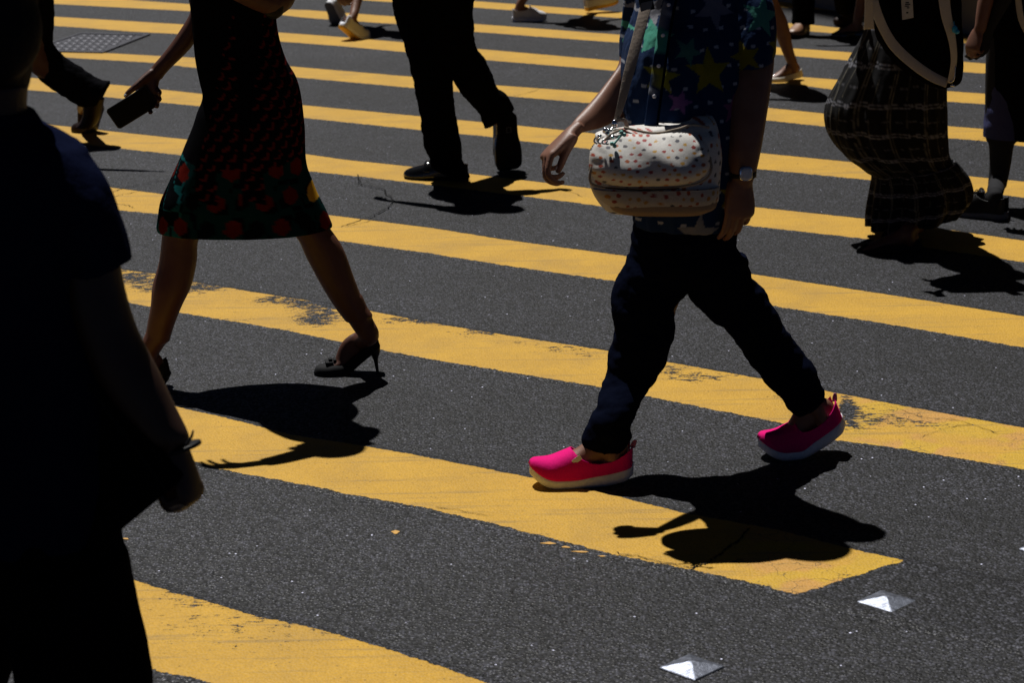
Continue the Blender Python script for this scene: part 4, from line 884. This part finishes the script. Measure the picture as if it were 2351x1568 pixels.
tr.merge(G1([(-200,1150,255,1150,.30),(-195,1220,275,1220,.31),(-200,1290,290,1285,.31),(-205,1380,300,1370,.27)]))
tr.merge(G1([(-30,1270,288,1270,.28,-.03),(10,1400,314,1400,.25,-.06),(38,1568,350,1568,.22,-.10),(70,1740,345,1740,.2,-.12),(95,1900,330,1900,.19,-.12)]), G1([(-200,1270,90,1270,.28,.03),(-215,1400,60,1400,.25,.06),(-235,1568,22,1568,.22,.08),(-240,1740,-20,1740,.2,.1),(-225,1850,-50,1850,.19,.1)]))
build('trousers', tr, M['black'], p1, voxel=.008, disp=lambda co: wrinkle(co, .006, 8))
def low_shoe(sh, parent, up, so, th=.024, H=.07, name='shoe', laces=None):
    r_ = empty_part(name, parent)
    build('sole', sh.sole(th, th+.006, flare=1.10, toe_spring=.012), so, r_)
    u = build('upper', sh.upper(th, H, .52, .052, .072, toe_h=.48, toe_spring=.012, th1=th+.006), up, r_); solidify(u, .004)
    if laces:
        g = Geo()
        for i in range(5):
            t = .53+.045*i; pts = [sh((t+(.02 if (a > pi/2) else 0))*sh.L, sh.width(t)*math.cos(a)*.9, th+(H+.007)*(1-.5*max(0, (t-.52)/.48))*math.sin(a)**.6) for a in np.linspace(.95, pi-.95, 6)]
            g.merge(tube([(p, .0022) for p in pts], n=6, res=3, ref=tuple(sh.F)))
        for q in (-1, 1):
            b = sh(.51*sh.L, 0, th+H+.004); g.merge(tube([(b, .0018), (b+sh.N*q*.018+Vector((0, 0, .014)), .0018), (b+sh.N*q*.030+sh.F*.006, .0018), (b+sh.N*q*.012, .0018)], n=6, ref=tuple(sh.F)))
        build('laces', g, laces, r_)
    return r_
q1 = at(230, 1890, Y1-.12); q2 = at(-130, 1850, Y1+.1)
for q, fw in ((q1, (-.3, .95, 0)), (q2, (-.5, .86, 0))):
    f_ = Vector(fw).normalized(); s_ = Shoe(Vector((q.x, q.y, 0))+f_*.22, fw, .29, .105); low_shoe(s_, p1, M['leather'], M['black_rubber'])
bt = empty_part('bracelet', p1); wc = at(414, 1030, Y1-.08); ax = Vector((.30, -.10, -.95)).normalized()
build('band', tube([(wc-ax*.004, .036, .031), (wc-ax*.003, .0385, .0335), (wc+ax*.003, .0385, .0335), (wc+ax*.004, .036, .031)], n=28, res=2), M['leather'], bt)
tl = at(428, 1022, Y1-.12); build('tail_end', tube([(tl, .0028), (tl+Vector((.010, -.005, .016)), .0026), (tl+Vector((.014, -.004, .028)), .0016)], n=8), M['iron'], bt)
# folder / document bag in his hand
fb = at(300, 1180, Y1-.10); fo = empty('document_bag', fb, 'slim black document bag gripped in the hand of the out of focus man', 'bag')
fc = at(255, 1005, Y1-.06); fa = (at(390,1150,Y1-.10)-at(150,830,Y1-.02)); fa_h = fa/2; nrm = Vector((.15, 1, .1)).normalized(); fz = fa.cross(nrm).normalized()*.13
build('bag_body', box(fc-Vector((.048, 0, .012)), fa_h*1.02, nrm*.018, fz*.92, .6), M['black'], fo)
build('zip', tube([(at(165,835,Y1-.09), .003), (at(270,975,Y1-.11), .003), (at(385,1130,Y1-.13), .003)], n=8), M['black_rubber'], fo)

# ------------------------------------------------------------------ man in a charcoal suit, far left
Y2 = 11.3; G2 = lambda st, **k: loft(st, Y2, **k)
base = gnd(90, 305); base.z = 0
p2 = empty('person', base, 'man in charcoal suit pushing off from one brown ankle boot at the far left', 'person')
b2 = Shoe(gnd(166, 303), (-.93, .28, 0), .285, .10, pitch=R(66), ball=.64)
fwd2 = (-.95, .25, 0); pel = at(55, 5, Y2)+Vector((0, 0, .06))
tb, tt, hr = upper_person(p2, None, fwd2, pel, 1.46, 1.02, arms=((-.45, .1), (.35, .5)))
body = Geo().merge(tb)
body.merge(tube([(pel, .12), (at(75,120,Y2-.05), .075), (at(140,175,Y2), .055), (at(205,210,Y2), .045), (b2.ankle(.1), .036, .04), (b2(.2*.29, 0, .04), .03, .04)], ref=(0, 1, 0)), b2.foot(.02))
lf2 = Shoe(base+Vector((-.50, .18, 0)), (-.95, .2, 0), .285, .10)
body.merge(tube([(pel, .12), (pel+Vector((-.10, 0, -.40)), .075), (lf2.ankle(.12), .04), (lf2(.2*.29, 0, .04), .03, .04)]), lf2.foot(.02))
build('body', body, M['skin_dark'], p2, voxel=.009); build('hair', hr, M['hair'], p2, voxel=.01)
jk = Geo().merge(tt); ch = pel+Vector((0, 0, 1.46-pel.z))+Vector(fwd2)*.03
jk.merge(tube([(pel-Vector((0, 0, .14)), .19, .14), (pel, .18, .135), (pel+Vector((0, 0, .1)), .17, .13)], ref=fwd2, n=24))
build('jacket', jk, M['charcoal'], p2, voxel=.01, disp=lambda co: wrinkle(co, .006, 9))
tr = Geo().merge(G2([(10,-20,122,-20,.24),(-5,60,124,50,.24),(20,120,120,110,.22)]), G2([(40,60,112,30,.2),(75,150,120,98,.18),(90,182,146,128,.165),(118,203,184,152,.16),(150,222,215,173,.155),(186,243,236,184,.15),(222,246,252,186,.135)]))
tr.merge(tube([(pel, .13), (pel+Vector((-.10, 0, -.40)), .095), (lf2.ankle(.14), .085), (lf2.ankle(.03), .085)]))
build('trousers', tr, M['charcoal'], p2, voxel=.007, disp=lambda co: wrinkle(co, .007, 10)+wrinkle(co, .003, 30))
def boot(sh, parent, mat, name='boot'):
    r_ = empty_part(name, parent)
    build('sole', Geo().merge(sh.sole(.010, .010, flare=1.08, toe_spring=.004), sh.sole(.026, .026, flare=1.0, x0=0, x1=.26)), M['brown'], r_)
    u = build('upper', sh.upper(.012, .085, .50, .10, .12, toe_h=.42, th1=.026, toe_spring=.004), mat, r_); solidify(u, .003); return r_
bt_ = boot(b2, p2, M['brown']); build('shaft', G2([(186,214,240,226,.12,.01),(190,240,236,244,.115,.02),(190,262,231,266,.11,.03),(184,278,222,284,.10,.04),(174,290,206,297,.08,.05)]), M['brown'], bt_); boot(lf2, p2, M['brown'])
um0, um1 = at(190, -125, Y2-.30), at(290, -98, Y2-.38)
um = empty('umbrella', um0, 'furled dark umbrella carried level by the charcoal suit man, above the top edge', 'umbrella')
d_ = (um1-um0).normalized(); u0 = um0-d_*.45
build('canopy', tube([(u0, .016), (u0+d_*.15, .028), (u0+d_*.55, .022), (um1-d_*.08, .012), (um1-d_*.05, .008)], n=12, ref=(0, 0, 1)), M['charcoal'], um)
build('handle', tube([(um1-d_*.06, .009), (um1, .011), (um1+d_*.01, .007)], n=10, ref=(0, 0, 1)), M['brown'], um)

# ------------------------------------------------------------------ woman in the plaid skirt with black tote
YP = 8.72; GP = lambda st, **k: loft(st, YP, **k)
base = gnd(2080, 572); base.z = 0
p6 = empty('person', base, 'woman in billowing black and white plaid skirt and pointed black flats', 'person')
fA = Shoe(gnd(1967, 580), (-1, -.13, 0), .265, .086); fA.o = Vector((gnd(2150, 566).x, gnd(2150, 566).y, 0)); fA.o = gnd(1967, 581)-fA.F*fA.L
fB = Shoe(gnd(2024, 548), (-.95, -.25, 0), .245, .086, pitch=R(30))
pel = at(2085, 60, YP)
tb, tt, hr = upper_person(p6, None, (-.95, -.2, 0), pel, 1.33, .97, arms=((.0, 2.3), (.1, 2.4)), width=.17)
body = Geo().merge(tb)
body.merge(tube([(pel+Vector((0, -.07, 0)), .10), (at(2090,300,YP-.09), .07), (at(2128,480,YP-.08), .044), (fA.ankle(.08), .031, .034), (fA(.2*.26, 0, .035), .028, .036)]), fA.foot(.005))
body.merge(tube([(pel+Vector((0, .07, 0)), .10), (at(2120,300,YP+.09), .07), (at(2120,450,YP+.12), .044), (fB.ankle(.08), .031, .034), (fB(.2*.26, 0, .035), .028, .036)]), fB.foot(.005))
build('body', body, M['skin_dark'], p6, voxel=.007); build('hair', hr, M['hair'], p6, voxel=.01); build('top', tt, M['black'], p6, voxel=.01)
def plaid_f(u, v):
    """u, v in metres along the cloth"""
    c = np.tile(np.array((.006, .006, .007)), (len(u), 1)); wht = np.array((.22, .22, .25)); gold = np.array((.15, .14, .11))
    def lines(q, per, offs):
        m = np.zeros(len(q)); w_ = np.zeros(len(q)); f_ = q/per-np.floor(q/per)
        for o_, h_, kk in offs: a = np.abs(f_-o_) < h_; m = np.maximum(m, a*kk)
        return m
    a = 1.2*lines(u, .115, ((.30, .022, .6), (.38, .022, .6), (.80, .012, .35))); b = lines(v, .128, ((.28, .030, .8), (.37, .022, .7), (.80, .012, .4)))
    tw = (np.sin((u+v)*900) > -.2)*.5+.5
    for ch_ in range(3): c[:, ch_] = np.maximum(c[:, ch_], np.maximum(a*gold[ch_], b*wht[ch_])*tw)
    return c
def skirt(st, n, res, fold, per, vs):
    g = loft(st, YP, n=n, res=res, fold=fold, caps=False); m = (len(st)-1)*res+1
    u = np.tile(np.arange(n)/n*per, m); v = np.repeat(np.linspace(vs[0], vs[1], m), n); thv = 2*pi*np.tile(np.arange(n)/n, m); tt_ = np.repeat(np.linspace(0, 1, m), n); v = v+.005*np.sin(thv*7+1)*tt_+.003*np.sin(thv*13+2)+.035*np.sin(thv*1.0+.4)*tt_; u = u+.004*np.sin(tt_*9+thv*5)
    return g, plaid_f(u, v)
def skirt_obj(name, args, parent):
    g, c = skirt(*args); 
    o = build(name, g, M['plaid'], parent, color=lambda co, no: c, disp=lambda co: wrinkle(co, .008, 7, (1.6, 1.6, .6))); solidify(o, .002, -1); return o
so_ = empty_part('skirt', p6)
skirt_obj('skirt_panel', ([(2000,20,2155,20,.22),(1985,70,2165,70,.27),(1962,120,2167,120,.32),(1935,170,2168,170,.37),(1908,225,2169,222,.42),(1900,265,2171,262,.44),(1906,305,2172,300,.44),(1926,340,2174,332,.42),(1958,372,2178,360,.40),(2000,398,2190,382,.36),(2004,404,2190,390,.36)], 220, 12, lambda th, t: (-.20*np.exp(-((th-4.72)/.13)**2)*min(1, t*2)-.10*np.exp(-((th-5.35)/.10)**2)*t-.09*np.exp(-((th-4.1)/.09)**2)*t+.030*np.sin(th*7+1)+.020*np.sin(th*13+2)+.012*np.sin(th*23))*min(1, .3+t*1.2), 1.15, (.74, .0)), so_)
skirt_obj('skirt_ruffle', ([(2003,398,2190,368,.36),(2004,412,2206,382,.38),(2001,440,2222,408,.42),(1997,470,2228,430,.45),(1994,497,2222,452,.47),(1993,520,2200,478,.48)], 260, 14, lambda th, t: .06*(.25+t)*np.sin(th*13+.6*np.sin(th*3))+.018*t*np.sin(th*29), 1.35, (.30, .0)), so_)
def flat_shoe(sh, parent, mat, pointed=1., bowm=None):
    r_ = empty_part('shoe', parent)
    build('sole', sh.sole(.006, .008, flare=1.02, pointed=pointed), M['leather'] if mat != M['cream'] else M['tan'], r_)
    u = build('upper', sh.upper(.005, .034, .72, .030, .050, pointed=pointed, toe_h=.75), mat, r_); solidify(u, .002)
    if bowm:
        c = sh(.77*sh.L, 0, .040); build('buckle', Geo().merge(ell(c, .016, .012, .006, n=14, m=8), ell(c+Vector((0, 0, .005)), .007, .005, .004, n=10, m=6)), bowm, r_)
    return r_
flat_shoe(fA, p6, M['suede']); flat_shoe(fB, p6, M['suede'])
# tote
tq = at(2110, 195, YP-.30); tote = empty('tote_bag', tq, 'black tote bag with long beige webbing handles against the plaid skirt', 'bag')
YT = YP-.42; GT = lambda st, **k: loft(st, YT, **k)
tb_ = GT([(2006,-120,2200,-120,.05),(2004,-40,2204,-40,.08),(2002,20,2206,20,.11),(2006,60,2208,60,.13),(2024,105,2210,100,.14),(2050,140,2209,135,.14),(2085,170,2208,165,.13),(2130,193,2205,183,.11),(2160,203,2198,192,.07)], n=48, res=8, power=3.2)
build('bag_body', tb_, M['black'], tote, voxel=.006, disp=lambda co: wrinkle(co, .006, 12))
YH = YT-.092
build('handle', ribbon([at(1984,-130,YH+.03), at(1996,-40,YH+.02), at(2012,25,YH), at(2034,75,YH-.005), at(2058,110,YH-.01), at(2100,148,YH-.012), at(2140,175,YH-.01), at(2174,190,YH-.005)], [.019]*4+[.021]*3+[.019], .0015, ref=(0, -1, .7)), M['beige'], tote)
build('handle', ribbon([at(2158,-130,YH+.03), at(2164,-40,YH+.015), at(2172,30,YH-.005), at(2186,90,YH-.012), at(2190,140,YH-.012), at(2180,190,YH-.006)], [.022,.022,.021,.015,.012,.010], .0015, ref=(.2, -1, .1)), M['beige'], tote)
build('handle', ribbon([at(1991,-90,YH+.03), at(1994,-20,YH), at(1995,30,YH-.01), at(1995,66,YH-.012)], [.014,.014,.016,.020], .0015, ref=(0, -1, .1)), M['beige'], tote)
tgm = build('swing_tag', box(at(2083,14,YH+.005), Vector((.021, 0, .004)), Vector((0, .0006, .0)), Vector((-.004, 0, .046)), .1), M['paper'], tote, flat=True)
g = Geo()
for (x_, y_, w_, h_) in ((2083,5,4,1.2),(2084,9,6,1.1),(2082,13,5,1.),(2085,17,3,1.1),(2083,28,2.5,1.6),(2081,-3,3,1)): c = at(x_, y_, YH+.0035); g.merge(box(c, Vector((w_*mpp(c), 0, 0)), Vector((0, .0004, 0)), Vector((0, 0, h_*mpp(c))), 0))
build('tag_print', g, M['black_rubber'], tgm, flat=True)
g = Geo(); g.merge(ell(at(2192,66,YH-.02), .011, .008, .015), ell(at(2197,72,YH-.024), .010, .007, .009), tube([(at(2190,48,YH-.01), .002), (at(2191,60,YH-.018), .002)], n=6)); build('charm', g, M['cyan'], tote)
build('clip', Geo().merge(ell(at(2187,196,YH-.008), .008, .004, .006), tube([(at(2180,188,YH-.01), .0025), (at(2190,182,YH-.012), .0025), (at(2194,150,YH-.012), .0015)], n=8)), M['chrome'], tote)

# ------------------------------------------------------------------ woman in black coat at the right edge
YR = 9.3; GR = lambda st, **k: loft(st, YR, **k)
base = gnd(2300, 500); base.z = 0
p7 = empty('person', base, 'person in long black coat, blue shorts, dark tights and black trainers at the right edge', 'person')
ta, tb2 = gnd(2190, 492), gnd(2312, 507); sR = Shoe(ta, ta-tb2, .262, .098); sR.o = gnd(2311, 506)
sR2 = Shoe(gnd(2420, 470), (-1, .1, 0), .262, .098, pitch=R(25))
pel = at(2340, 45, YR)
tb, tt, hr = upper_person(p7, None, (-1, .1, 0), pel, 1.35, .97, arms=((.1, .3), (.2, .3)), skip=(1,) )
body = Geo().merge(tb)
body.merge(GR([(2290,-10,2345,-10,.12),(2266,100,2340,100,.15),(2262,300,2340,300,.12),(2270,330,2328,330,.11),(2272,380,2320,380,.095),(2268,425,2310,430,.08)]))
body.merge(tube([(at(2290,420,YR), .038), (sR.ankle(.11), .033, .036), (sR(.2*.26, 0, .05), .03, .038)]), sR.foot(.026))
body.merge(tube([(pel, .1), (at(2385,280,YR+.08), .06), (sR2.ankle(.1), .035), (sR2(.2*.26, 0, .05), .03, .038)]), sR2.foot(.026))
build('body', body, M['tights'], p7, voxel=.007)
arm = Geo().merge(tube([(at(2296,-190,YR-.14), .05), (at(2282,-70,YR-.18), .042), (at(2262,10,YR-.2), .034, .034), (at(2252,58,YR-.22), .026, .022), (at(2250,66,YR-.22), .026, .022)]))
hdir, hpal = Vector((-.35, -.12, -.92)), Vector((.65, .6, -.35)); ts = 1 if hdir.cross(hpal).x < 0 else -1
arm.merge(hand(at(2248,66,YR-.22), hdir, hpal, .92, curl=(.8, 1.0, .6), thumb_side=ts, thumb=(.25, .8), wrist_w=.024))
build('forearm', arm, M['skin'], p7, voxel=.0055)
build('hair', hr, M['hair'], p7, voxel=.01)
build('shorts', GR([(2278,140,2385,140,.20),(2268,200,2380,200,.22),(2262,250,2350,250,.21),(2258,285,2345,285,.21),(2259,313,2342,315,.21)], n=40, caps=False), M['shorts'], p7, disp=lambda co: wrinkle(co, .008, 14))
ct = Geo().merge(tt, GR([(2290,-120,2420,-120,.24),(2284,-20,2420,-20,.26),(2276,60,2425,60,.28),(2272,140,2430,140,.30),(2274,215,2432,215,.30),(2290,270,2436,265,.30),(2300,316,2440,318,.29)], n=40))
build('coat', ct, M['black'], p7, voxel=.008, disp=lambda co: wrinkle(co, .005, 8))
def trainer(sh, parent, up, so, laces, mark=None, name='shoe', out=None):
    r_ = low_shoe(sh, parent, up, so, th=.026, H=.078, laces=laces, name=name)
    if out: build('outsole', sh.sole(.009, .009, flare=1.12, toe_spring=.012, zb=-.004), out, r_)
    if mark: build('tongue_mark', mark, M['white'], r_, flat=True)
    return r_
# white lettering strokes on the tongue of the trainer
tc = sR(.44*.262, 0, .124); X_, Zv = sR.F*-1, Vector((0, 0, 1)); g = Geo(); g.merge(ell(sR(.46*.262, 0, .108), .014, .022, .022, n=14, m=8)); build('tongue', g, M['black_rubber'], p7)
g = Geo(); cen = sR(.46*.262, 0, .118)+Vector((0, -.0215, 0)) 
for x_, z_, w_, h_ in ((-.011,.0,.0016,.005),(-.007,.001,.0035,.0014),(-.007,-.003,.0035,.0014),(-.002,.0,.0013,.006),(.002,-.001,.0013,.004),(.006,0,.003,.0014),(.010,-.002,.0014,.004)): g.merge(box(cen+Vector((x_, 0, z_)), Vector((w_, 0, 0)), Vector((0, .0006, 0)), Vector((0, 0, h_)), 0))
trainer(sR, p7, M['leather'], M['gum'], M['black_rubber'], g); trainer(sR2, p7, M['leather'], M['gum'], M['black_rubber'])
# shoulder strap at the very edge
sbg = empty('shoulder_bag', at(2420, 200, YR-.2), 'bag on a pale strap at the right edge, on the person in the black coat', 'bag')
build('strap', ribbon([at(2330,-120,YR-.16), at(2338,0,YR-.18), at(2352,60,YR-.19), at(2395,120,YR-.2)], [.013]*4, .0015), M['beige'], sbg)
build('bag_body', loft([(2375,120,2470,120,.06),(2368,150,2480,150,.1),(2370,220,2482,220,.11),(2385,245,2470,245,.07)], YR-.22, power=3), M['leather'], sbg)

# ------------------------------------------------------------------ walkers cut by the top edge
def walker(label, px, py, fw, shoes, top, bottom, skin='skin', H=1.62, kind='trousers', arms=((.4, .3), (-.4, .3)), legs=None, knee=None, pelx=0):
    base = gnd(px, py); base.z = 0; o = empty('person', base, label, 'person'); f_ = Vector((fw[0], fw[1], 0)).normalized(); rt = f_.cross(Vector((0, 0, 1)))
    pel = base+Vector((0, 0, H*.535)); tb, tt, hr = upper_person(o, None, f_, pel, H*.82, .97, arms=arms)
    body = Geo().merge(tb); tr = Geo(); tr.merge(tube([(pel-Vector((0, 0, .10)), .165, .125), (pel, .17, .13), (pel+Vector((0, 0, .12)), .155, .12)], ref=tuple(f_), n=24))
    for i, (s_, zz, kn) in enumerate(shoes):
        an = s_.ankle(.09, zz); hip = pel+rt*(.085 if i else -.085)-Vector((0, 0, .06)); k_ = hip.lerp(an, .5)+f_*kn; k_.z += .02
        ref = (0, 1, 0) if abs(f_.x) > .4 else (1, 0, 0)
        cf = k_.lerp(an, .35)-f_*.012
        body.merge(tube([(hip, .085), (hip.lerp(k_, .5), .072), (k_, .052), (cf, .050), (k_.lerp(an, .8), .035), (an, .031, .034), (s_(.2*s_.L, 0, .03+zz), .03, .037)], ref=ref), s_.foot(zz+.004))
        if kind == 'trousers': tr.merge(tube([(hip, .115), (hip.lerp(k_, .5), .10), (k_, .085), (k_.lerp(an, .6), .08), (an-Vector((0, 0, .035)), .082, .08)], ref=ref))
        elif kind == 'shorts': tr.merge(tube([(hip, .115), (hip.lerp(k_, .5), .115), (hip.lerp(k_, .72), .12)], ref=ref))
    if kind == 'skirt': tr.merge(tube([(pel, .17, .13), (pel-Vector((0, 0, .2)), .21, .18), (pel-Vector((0, 0, H*.24)), .25, .23)], ref=tuple(f_), n=28))
    build('body', body, M[skin], o, voxel=.007); build('hair', hr, M['hair'], o, voxel=.01); build('top', tt, M[top], o, voxel=.01, disp=lambda co: wrinkle(co, .005, 9))
    build('skirt' if kind == 'skirt' else kind, tr, M[bottom], o, voxel=.009, disp=lambda co: wrinkle(co, .005, 10)); return o
# white canvas trainers walking away
a = Shoe(gnd(824, 90)+Vector((.06, .02, 0)), (.30, .95, 0), .265, .098, pitch=R(48), ball=.70); b = Shoe(gnd(800, 52), (.55, .83, 0), .27, .098, pitch=R(62), ball=.72)
a = Shoe(gnd(846, 86), (.72, .70, 0), .29, .11, pitch=R(36), ball=.70); b = Shoe(gnd(793, 52), (.6, .8, 0), .29, .11, pitch=R(62), ball=.74)
w1 = walker('walker heading away in white trainers with yellow soles at the top edge', 838, 62, (.5, .87, 0), [(b, .028, .10), (a, .028, .06)], 'grey', 'black', kind='shorts')
trainer(a, w1, M['white'], M['white_sole'], None, out=M['yellow_sole']); trainer(b, w1, M['white'], M['white_sole'], None, out=M['gum'])
# grey trainers stepping to the right
a = Shoe(gnd(1252, 46), (1, .05, 0), .258, .096); a.o = gnd(1176, 49); b = Shoe(gnd(1426, 6), (1, .25, 0), .27, .098, pitch=0, up=R(11)); b.o = gnd(1345, 30)+Vector((0, 0, .015))
w2 = walker('walker striding to the right in pale trainers at the top edge', 1290, 42, (1, .1, 0), [(b, .028, -.02), (a, .028, .06)], 'grey', 'charcoal', kind='shorts')
trainer(a, w2, M['white'], M['white_sole'], M['white']); trainer(b, w2, M['white'], M['yellow_sole'], M['white'])
# cream flats and bare legs
a = Shoe(gnd(1758, 189), (-1, -.32, 0), .245, .088, pitch=R(10)); b = Shoe(gnd(1600, 170), (-1, -.1, 0), .245, .088, up=R(8)); 
w3 = walker('bare-legged woman in cream flats with round buckles behind the star shirt', 1745, 190, (-1, -.2, 0), [(b, .006, .03), (a, .006, .03)], 'black', 'black', kind='shorts', H=1.58)
flat_shoe(a, w3, M['cream'], .3, M['chrome']); flat_shoe(b, w3, M['cream'], .3, M['chrome'])
# dark trousers, tan shoe
a = Shoe(gnd(1816, 89), (-.5, -.85, 0), .27, .10); b = Shoe(gnd(1915, 60), (-.9, -.3, 0), .27, .10, pitch=R(45))
w4 = walker('walker in dark trousers and brown shoes beyond the cream flats', 1880, 74, (-.85, -.5, 0), [(b, .024, .06), (a, .024, .04)], 'charcoal', 'black', H=1.68)
low_shoe(a, w4, M['tan'], M['brown']); low_shoe(b, w4, M['brown'], M['brown'])
# black ballet flats
a = Shoe(gnd(1908, 84), (-1, -.12, 0), .24, .088); b = Shoe(gnd(2040, 70), (-1, -.1, 0), .24, .088, pitch=R(30))
w5 = walker('bare-legged woman in shiny black ballet flats half hidden behind the plaid skirt', 2010, 78, (-1, -.1, 0), [(b, .006, .05), (a, .006, .0)], 'black', 'charcoal', kind='skirt', H=1.58)
flat_shoe(a, w5, M['patent'], .3, M['chrome']); flat_shoe(b, w5, M['patent'], .3, M['chrome'])

# ------------------------------------------------------------------ office block up the street, above the frame: its shade lies on the far right of the crossing
g1, g2 = gnd(1835, 26), gnd(2351, 118); HB = 30.; sh_ = Vector((SUN.x/SUN.z, SUN.y/SUN.z, 0))*HB
ux = (g2-g1).normalized(); uy = Vector((-ux.y, ux.x, 0)); o0 = g1+sh_
tower = empty('office_block', o0+ux*12, 'grey office block up the street, out of the picture, shading the far corner', 'building')
cB = o0+ux*12+uy*7
build('wall', box(cB+Vector((0, 0, HB/2)), ux*12, uy*7, Vector((0, 0, HB/2)), 0), mat_plain('grey_concrete', (.16, .16, .16), .8, scale=1.5), tower, flat=True)
wm = mat_plain('dark_window_glass', (.02, .025, .03), .1, scale=1)
for fl_ in range(8):
    g = Geo()
    for i in range(8): g.merge(box(o0+ux*(1.6+2.95*i)-uy*.02+Vector((0, 0, 3.2+3.4*fl_)), ux*1.15, uy*.05, Vector((0, 0, 1.05)), 0))
    build('window_row', g, wm, tower, flat=True)
